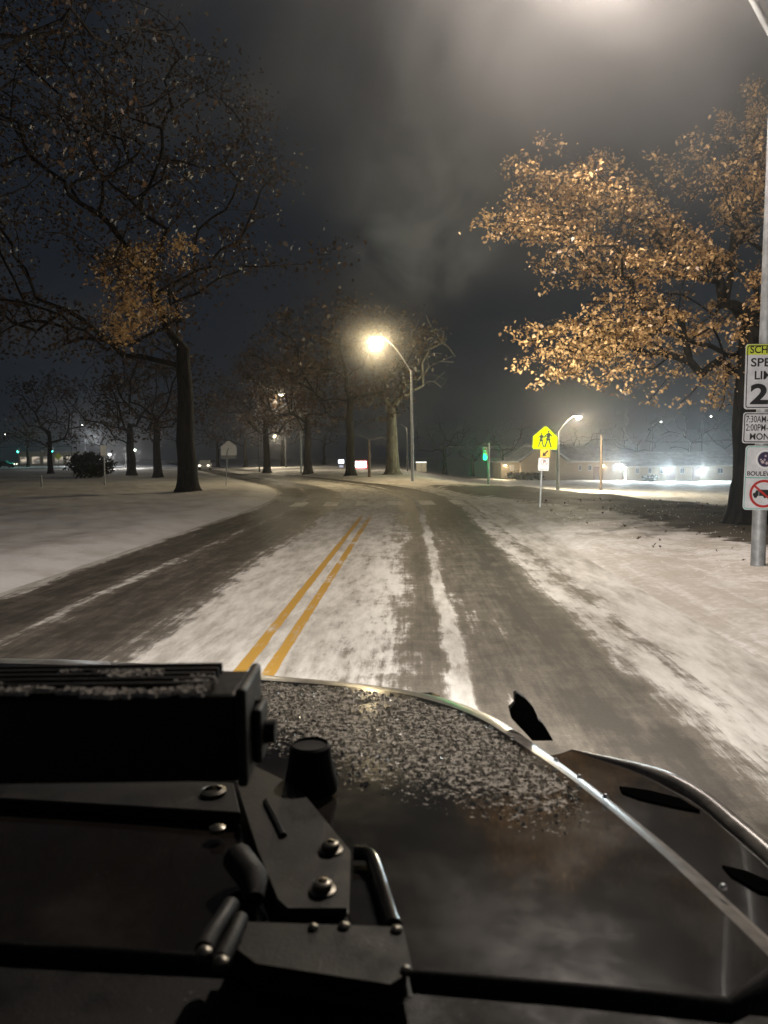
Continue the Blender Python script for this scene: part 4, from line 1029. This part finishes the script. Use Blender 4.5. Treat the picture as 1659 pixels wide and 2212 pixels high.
edge_strip(nf - 1, len(outline), .05).build('rear_flange', M_plastic, car0, True, sharp=60)
# frost grains and film
mb = MB(); rg = random.Random(3); xs = [p[0] for p in fxy]; ys = [p[1] for p in fxy]; cnt = 0
while cnt < 16000:
    x = rg.uniform(min(xs), max(xs)); y = rg.uniform(min(ys), max(ys))
    if not in_poly(x, y, fxy): continue
    if rg.random() > min(1, .06 + (y - near_edge(x)) / .22): cnt += .2; continue
    cnt += 1; z = hood_z(x, y) - .0015; r = rg.uniform(.0016, .0042) * (1.8 if rg.random() < .22 else 1); h = r * rg.uniform(.3, 1.15); q = rg.uniform(0, 6.28); sx = rg.uniform(.7, 1.6)
    vs = [(x + r * sx * math.cos(q + k * 1.571) * rg.uniform(.7, 1.2), y + r * math.sin(q + k * 1.571) * rg.uniform(.7, 1.2), z) for k in range(4)] + [(x + rg.uniform(-.4, .4) * r, y + rg.uniform(-.4, .4) * r, z + h)]
    mb.add(vs, [(0, 1, 4), (1, 2, 4), (2, 3, 4), (3, 0, 4)])
fo = mb.build('frost', M_frost, hood); fo['kind'] = 'stuff'

# rubber hood bumper
bp = at_hood(672, 1697, .012)
MB().lathe(bp, [(.046, -.005), (.046, .004), (.040, .03), (.036, .055), (.0345, .070), (.030, .074), (.028, .070)], 28).build('hood_bumper', M_rubber, car0, True)
# light bar across the windscreen base
YL = .80
tR, bR = at_y(512, 1502, YL), at_y(505, 1692, YL); zt, zbt = tR.z, bR.z; xr = tR.x; xl = xr - .62
dep = at_z(480, 1447, zt).y - YL
lb = MB().box(((xl + xr) / 2, YL + dep / 2, (zt + zbt) / 2), (xr - xl, dep, zt - zbt)).build('light_bar', M_plastic, car0, bevel=.006)
fm = MB()
for i in range(5):
    y = YL + dep * (i + .7) / 5.4; fm.box(((xl + xr) / 2 - .01, y, zt + .005), (xr - xl - .05, .006, .014))
fm.build('cooling_fins', M_plastic, lb)
MB().box((xr + .004, YL + dep / 2, (zt + zbt) / 2 + .002), (.012, dep + .008, zt - zbt + .012)).build('end_cap', M_bracket, lb, bevel=.004)
def snow_patch(name, poly_img, zpl, h, parent, mat, seed, n=240):
    W_ = [at_z(x, y, zpl) for x, y in poly_img]; P2 = [(p.x, p.y) for p in W_]; rg = random.Random(seed); mb = MB(); xs = [p[0] for p in P2]; ys = [p[1] for p in P2]; c = 0
    while c < n:
        x = rg.uniform(min(xs), max(xs)); y = rg.uniform(min(ys), max(ys))
        if not in_poly(x, y, P2): continue
        c += 1; r = rg.uniform(.0015, .0045) * (1.6 if rg.random() < .1 else 1); z = zpl
        if math.sin(x * 61 + seed) + math.sin(x * 23 + y * 90) < -.5: continue
        vs = []
        for k in range(6): vs.append((x + r * 1.5 * math.cos(k * 1.047) * rg.uniform(.7, 1.2), y + r * math.sin(k * 1.047) * rg.uniform(.7, 1.2), z - .002))
        for k in range(6): vs.append((x + r * .7 * math.cos(k * 1.047 + .4), y + r * .5 * math.sin(k * 1.047 + .4), z + h * rg.uniform(.5, 1.1)))
        mb.add(vs, [(k, (k + 1) % 6, 6 + (k + 1) % 6, 6 + k) for k in range(6)] + [tuple(range(6, 12))])
    o = mb.build(name, mat, parent, True); o['kind'] = 'stuff'; return o
M_snowbar = plain('bar_snow', (.42, .39, .35), .8, 0, .2, 30)
snow_patch('snow', [(130, 1450), (230, 1452), (350, 1450), (360, 1462), (250, 1466), (150, 1464)], zt + .010, .0035, lb, M_snowbar, 1, 200)
snow_patch('snow', [(-60, 1478), (120, 1487), (300, 1492), (360, 1470), (440, 1458), (470, 1470), (440, 1500), (250, 1506), (-60, 1496)], zt + .008, .0035, lb, M_snowbar, 2, 420)
# end bracket ear with its clamp knob
e0 = at_y(548, 1515, YL + .06); e1 = at_y(552, 1650, YL + .03)
MB().box(((e0.x + xr) / 2 + .012, YL + .055, (e0.z + e1.z) / 2), (.010, .05, e0.z - e1.z)).build('end_bracket', M_bracket, lb, bevel=.003)
kp = at_y(556, 1580, YL + .055); MB().tube([kp - Vector((.02, 0, 0)), kp + Vector((.022, 0, 0))], .014, 12).build('clamp_knob', M_plastic, lb, True)
tp_ = at_y(553, 1520, YL + .06); MB().tube([tp_ - Vector((0, 0, .03)), tp_ + Vector((0, 0, .006))], [.009, .006], 8).build('clamp_stud', M_bracket, lb, True)
# mounting bracket plate bolted to the hood
pl_img = [(508, 1668), (552, 1658), (640, 1700), (752, 1838), (748, 1958), (625, 1958), (606, 1940), (560, 1830)]
pl = [at_hood(x, y, .028) for x, y in pl_img]; 
n = len(pl); vs = [tuple(p) for p in pl] + [(p.x, p.y, p.z - .008) for p in pl]
br = MB().add(vs, [tuple(range(n)), tuple(range(2 * n - 1, n - 1, -1))] + [(i, (i + 1) % n, n + (i + 1) % n, n + i) for i in range(n)]).build('mount_bracket', M_bracket, car0, bevel=.003)
sl = sm_curve([at_hood(x, y, .0295) for x, y in ((575, 1732), (595, 1770), (612, 1806))], 4); MB().tube(sl, .0055, 8).build('slot', M_rubber, br, True)
for px, py in ((714, 1838), (696, 1925)):
    c = at_hood(px, py, .028); MB().lathe(c, [(.017, 0), (.017, .003), (.012, .004), (.012, .011), (.009, .013), (.005, .013), (.004, .009)], 18).build('bolt', M_bolt, br, True)
c = at_hood(744, 1985, .012); MB().box(c, (.008, .07, .012)).build('tab', M_bracket, br)
# rail under the light bar
r0, r1, r2, r3 = at_hood(-150, 1660, .022), at_hood(505, 1690, .022), at_hood(520, 1755, .022), at_hood(-150, 1715, .022)
rl = [r0, r1, r2, r3]; vs = [tuple(p) for p in rl] + [(p.x, p.y, p.z - .02) for p in rl]
rail = MB().add(vs, [(3, 2, 1, 0), (4, 5, 6, 7), (0, 1, 5, 4), (1, 2, 6, 5), (2, 3, 7, 6), (3, 0, 4, 7)]).build('cross_rail', M_plastic, car0, bevel=.003)
c = at_hood(461, 1712, .024); MB().lathe(c, [(.021, -.002), (.021, .004), (.014, .006), (.013, .001)], 20).build('washer', M_bolt, rail, True)
c = at_hood(470, 1795, .012); MB().lathe(c, [(.012, 0), (.012, .006), (.006, .009)], 14).build('hood_stud', M_bolt, car0, True)
# raised hood rib beside the bracket
rb = sm_curve([at_hood(x, y, .014) for x, y in ((765, 1842), (800, 1850), (825, 1920), (850, 2000))], 6); MB().tube(rb, .010, 10).build('hood_rib', M_paint, car0, True)
# cowl, hinge plate, wiper
cw = [at_hood(x, y, -.015) for x, y in ((-300, 2030), (480, 2085), (860, 2125), (1250, 2160), (1800, 2210))]
cv = [tuple(p) for p in cw] + [(p.x * .98, .18, p.z + .02) for p in cw]; nn_ = len(cw)
MB().add(cv, [(i, i + 1, nn_ + i + 1, nn_ + i) for i in range(nn_ - 1)]).build('cowl', M_plastic, car0, True)
hp = [at_hood(x, y, .03) for x, y in ((515, 1996), (862, 2008), (880, 2092), (840, 2118), (560, 2075), (500, 2030))]
n = len(hp); vs = [tuple(p) for p in hp] + [(p.x, p.y, p.z - .03) for p in hp]
hg = MB().add(vs, [tuple(range(n)), tuple(range(2 * n - 1, n - 1, -1))] + [(i, (i + 1) % n, n + (i + 1) % n, n + i) for i in range(n)]).build('hinge_plate', M_plastic, car0, bevel=.005)
for px, py, r in ((522, 1999, .006), (676, 2004, .005), (742, 2001, .006), (856, 2009, .006), (876, 2096, .005)):
    c = at_hood(px, py, .031); MB().lathe(c, [(r * 1.2, -.003), (r * 1.1, .002), (r * .6, .004), (r * .2, .0045)], 12).build('bolt', M_bolt, hg, True)
wa = sm_curve([at_hood(x, y, .05) for x, y in ((500, 1955), (478, 1990), (458, 2020), (441, 2052))], 5); wp = MB().tube(wa, [.010] * len(wa), 10).build('wiper_arm', M_plastic, car0, True)
wb = sm_curve([at_hood(x, y, .045) for x, y in ((520, 1985), (500, 2030), (478, 2075))], 5); MB().tube(wb, .009, 10).build('wiper_link', M_plastic, wp, True)
for px, py in ((441, 2057), (477, 2078)):
    c = at_hood(px, py, .055); MB().lathe(c, [(.008, -.006), (.008, .002), (.004, .005)], 12).build('pivot_nut', M_bolt, wp, True)
c = at_hood(548, 1900, .03); MB().tube([c + Vector((-.03, .05, 0)), c, c + Vector((.006, -.03, -.008))], [.020, .019, .012], 12).build('washer_nozzle', M_plastic, car0, True)
# right fender: inner panel, outer lip in highlight grey, shade-black inserts for the vent slots
lip_img = [(1236, 1622), (1300, 1641), (1380, 1664), (1450, 1692), (1520, 1732), (1590, 1790), (1660, 1850), (1760, 1945), (1860, 2050)]
lip = sm_curve([at_z(x, y, 1.0) for x, y in lip_img], 6)
MB().tube(lip, [.004 + .017 * min(1, i / 18) for i in range(len(lip))], 12).build('fender_lip', M_edge_sheen, car0, True)
inner = sm_curve([at_z(x, y, 1.035) for x, y in [(1190, 1610), (1260, 1660), (1330, 1712), (1400, 1766), (1480, 1830), (1560, 1895), (1660, 1985), (1760, 2075), (1860, 2170)]], 6)
m_ = min(len(lip), len(inner)); vs = [tuple(p + Vector((0, 0, .004))) for p in lip[:m_]] + [tuple(lip[i].lerp(inner[i], .5) + Vector((0, 0, -.012))) for i in range(m_)] + [tuple(inner[i] + Vector((-.03, 0, -.03))) for i in range(m_)]
fs = [(i, i + 1, m_ + i + 1, m_ + i) for i in range(m_ - 1)] + [(m_ + i, m_ + i + 1, 2 * m_ + i + 1, 2 * m_ + i) for i in range(m_ - 1)]
fend = MB().add(vs, fs).build('fender', M_paint, car0, True)
outw = [tuple(p) for p in lip] + [(p.x + .05, p.y, p.z - .25) for p in lip]; q = len(lip)
MB().add(outw, [(i, i + 1, q + i + 1, q + i) for i in range(q - 1)]).build('fender_side', M_plastic, car0, True)
for img in ([(1338, 1698), (1400, 1706), (1470, 1724), (1512, 1750), (1450, 1740), (1380, 1724), (1344, 1710)], [(1560, 1868), (1610, 1880), (1662, 1902), (1720, 1940), (1640, 1925), (1580, 1890)]):
    P_ = [at_z(x, y, 1.009) for x, y in img]; n = len(P_); vs = [tuple(p) for p in P_] + [(p.x, p.y, p.z - .006) for p in P_]
    MB().add(vs, [tuple(range(n)), tuple(range(2 * n - 1, n - 1, -1))] + [(i, (i + 1) % n, n + (i + 1) % n, n + i) for i in range(n)]).build('vent', M_slot_shade, fend)
# fin-shaped corner guard standing up at the front corner
cg_img = [(1105, 1552), (1101, 1532), (1113, 1520), (1112, 1500), (1117, 1497), (1135, 1509), (1152, 1528), (1160, 1545), (1163, 1556), (1172, 1562), (1184, 1580), (1195, 1600), (1150, 1600)]
Yg = at_hood(1140, 1570).y + .03
P_ = [at_y(x, y, Yg) for x, y in cg_img]; n = len(P_); vs = [tuple(p) for p in P_] + [(p.x, p.y + .02, p.z) for p in P_]
MB().add(vs, [tuple(range(n)), tuple(range(2 * n - 1, n - 1, -1))] + [(i, (i + 1) % n, n + (i + 1) % n, n + i) for i in range(n)]).build('corner_guard', M_rubber, car0)
# metallic beads added to catch lamp glints along the hood edge and fender
M_bead = plain('glint_bead', (.85, .9, .95), .22, .9, .1)
for px, py in ((1060, 1573), (1107, 1595), (1201, 1642), (1252, 1678), (1308, 1720), (1562, 1916)):
    c = at_hood(px, py, .010); MB().lathe(c, [(.005, -.002), (.0045, .002), (.002, .004)], 10).build('glint_bead', M_bead, hood, True)
# grille wall and headlamps at the nose
fx0, fx1 = -1.20, .28; fy = at_hood(600, 1444).y - .12
MB().box(((fx0 + fx1) / 2, fy, .80), (fx1 - fx0 - .25, .08, .5)).build('grille', M_paint, car0, bevel=.03)
M_head = glow('headlamp_lens', (1, .95, .82), 30)
def spot(loc, tgt, power, ang, blend, colr, parent, nm='headlamp_and_sign_beam'):
    l = bpy.data.lights.new(nm, 'SPOT'); l.energy = power; l.spot_size = R(ang); l.spot_blend = blend; l.color = colr; l.shadow_soft_size = .08
    o = bpy.data.objects.new(nm, l); col.objects.link(o); o.location = loc
    o.rotation_euler = (Vector(tgt) - Vector(loc)).to_track_quat('-Z', 'Y').to_euler(); o.parent = parent; o.matrix_parent_inverse = world_of(parent).inverted()
for hx in (-1.0, .08):
    h = MB().lathe((hx, fy + .05, .86), [(.11, 0), (.11, .03), (.10, .04)], 24, Matrix.Rotation(R(-90), 3, 'X')).build('headlight', M_dkmetal, car0, True)
    MB().lathe((hx, fy + .10, .86), [(.09, 0), (.06, .02), (.02, .03)], 20, Matrix.Rotation(R(-90), 3, 'X')).build('lens', M_head, h, True)
    spot((hx, fy + .3, .86), (hx + 5.2, fy + 21.5, 2.6), 15000, 31, 1.0, (1, .95, .80), car0)  # narrow spot added to brighten the school sign, in place of its retroreflection
    spot((hx, fy + .3, .86), (hx + .2, fy + 10, .3), 1100, 140, .8, (1, .94, .87), car0)

# ------------------------------------------------------------------ haze
hz = MB().box((0, 0, 15), (2600, 2600, 38)).build('haze', bpy.data.materials.new('haze_air')); tag(hz, kind='stuff')
hm = hz.data.materials[0]; hm.use_nodes = True; nt = NT(hm.node_tree); nt.n.remove(nt.n['Principled BSDF'])
pv = nt.node('ShaderNodeVolumePrincipled'); pv.inputs['Color'].default_value = (.92, .92, .94, 1); pv.inputs['Density'].default_value = .0005; pv.inputs['Anisotropy'].default_value = .86
nt.l.new(pv.outputs[0], nt.n['Material Output'].inputs['Volume'])

def mist(lo, hi, dens, scale, thr, label, g=.8, step=1.0):
    c = [(a + b) / 2 for a, b in zip(lo, hi)]; sz = [b - a for a, b in zip(lo, hi)]
    m = bpy.data.materials.new('drifting_mist'); m.use_nodes = True; nt = NT(m.node_tree); nt.n.remove(nt.n['Principled BSDF'])
    mb = MB(); n = 24; mb.lathe((0, 0, 0), [(math.sin(math.pi * i / 12) * .5 + 1e-4, -math.cos(math.pi * i / 12) * .5) for i in range(13)], n)
    mb.v = [(v[0] * sz[0] + c[0], v[1] * sz[1] + c[1], v[2] * sz[2] + c[2]) for v in mb.v]
    o = mb.build('mist', m); tag(o, label, 'mist', kind='stuff')
    ob = nt.obj(); n1 = nt.noise(nt.mapping(ob, (1, .6, 1.15), (3.7, 1.3, 5.1)), scale, 4, .6, .6)
    e = nt.node('ShaderNodeVectorMath', operation='LENGTH')
    nt.l.new(nt.mapping(ob, (2 / sz[0], 2 / sz[1], 2 / sz[2]), (-2 * c[0] / sz[0], -2 * c[1] / sz[1], -2 * c[2] / sz[2])), e.inputs[0])
    d = nt.m('MULTIPLY', nt.ss(n1, thr[0], thr[1]), nt.ss(e.outputs['Value'], 1.0, .35))
    pv = nt.node('ShaderNodeVolumePrincipled'); pv.inputs['Color'].default_value = (.93, .92, .92, 1); pv.inputs['Anisotropy'].default_value = g
    nt.put(pv.inputs['Density'], nt.m('MULTIPLY', d, dens)); nt.l.new(pv.outputs[0], nt.n['Material Output'].inputs['Volume'])
    return o
mist((-5.5, 4.0, 3.2), (14, 16.5, 16.5), .15, .26, (.30, .74), 'pale drifting mist around the near street lamp overhead')
lc = MIDL[1]
mist((lc.x - 3.4, lc.y - 3.4, lc.z - 3.6), (lc.x + 3.4, lc.y + 3.4, lc.z + 3.2), .024, .5, (.10, .65), 'added ball of mist that makes the halo round the lamp head over the bend', .55)  # mist added only to draw a halo round this lamp
mist((-4.5, 38, lc.z + .5), (9.5, 56, 24), .036, .22, (.42, .66), 'thin column of mist rising above the lamp over the bend', .5)
# ------------------------------------------------------------------ night sky
w = bpy.data.worlds.new('World'); scene.world = w; w.use_nodes = True; nt = NT(w.node_tree); bg = nt.n['Background']
sky = nt.node('ShaderNodeTexSky', sky_type='NISHITA', sun_disc=False); sky.sun_elevation = R(-4); sky.sun_rotation = R(200)
gen = nt.node('ShaderNodeTexCoord').outputs['Generated']
cl = nt.ss(nt.noise(nt.mapping(gen, (2.2, 2.2, 4.0), (3.1, .4, 1.7)), 1.6, 5, .55, .4), .46, .74)
ad = nt.node('ShaderNodeVectorMath', operation='ADD')
sc_ = nt.node('ShaderNodeVectorMath', operation='SCALE'); nt.l.new(sky.outputs[0], sc_.inputs[0]); sc_.inputs['Scale'].default_value = .15
nt.l.new(sc_.outputs[0], ad.inputs[0]); nt.l.new(nt.mix(cl, (.075, .10, .14), (.19, .185, .18)), ad.inputs[1])
nt.l.new(ad.outputs[0], bg.inputs[0]); bg.inputs[1].default_value = .12

# ------------------------------------------------------------------ render settings
vs_ = scene.view_settings; scene.display_settings.display_device = 'sRGB'
vs_.view_transform = 'Standard'; vs_.look = 'None'; vs_.exposure = 0; vs_.gamma = 1; vs_.use_curve_mapping = False
cy = scene.cycles
cy.volume_step_rate = 2.0; cy.volume_max_steps = 64
cy.max_bounces = 5; cy.diffuse_bounces = 2; cy.glossy_bounces = 3; cy.transmission_bounces = 3; cy.volume_bounces = 0; cy.transparent_max_bounces = 6
cy.sample_clamp_indirect = 3; cy.use_denoising = True; cy.caustics_reflective = False; cy.caustics_refractive = False
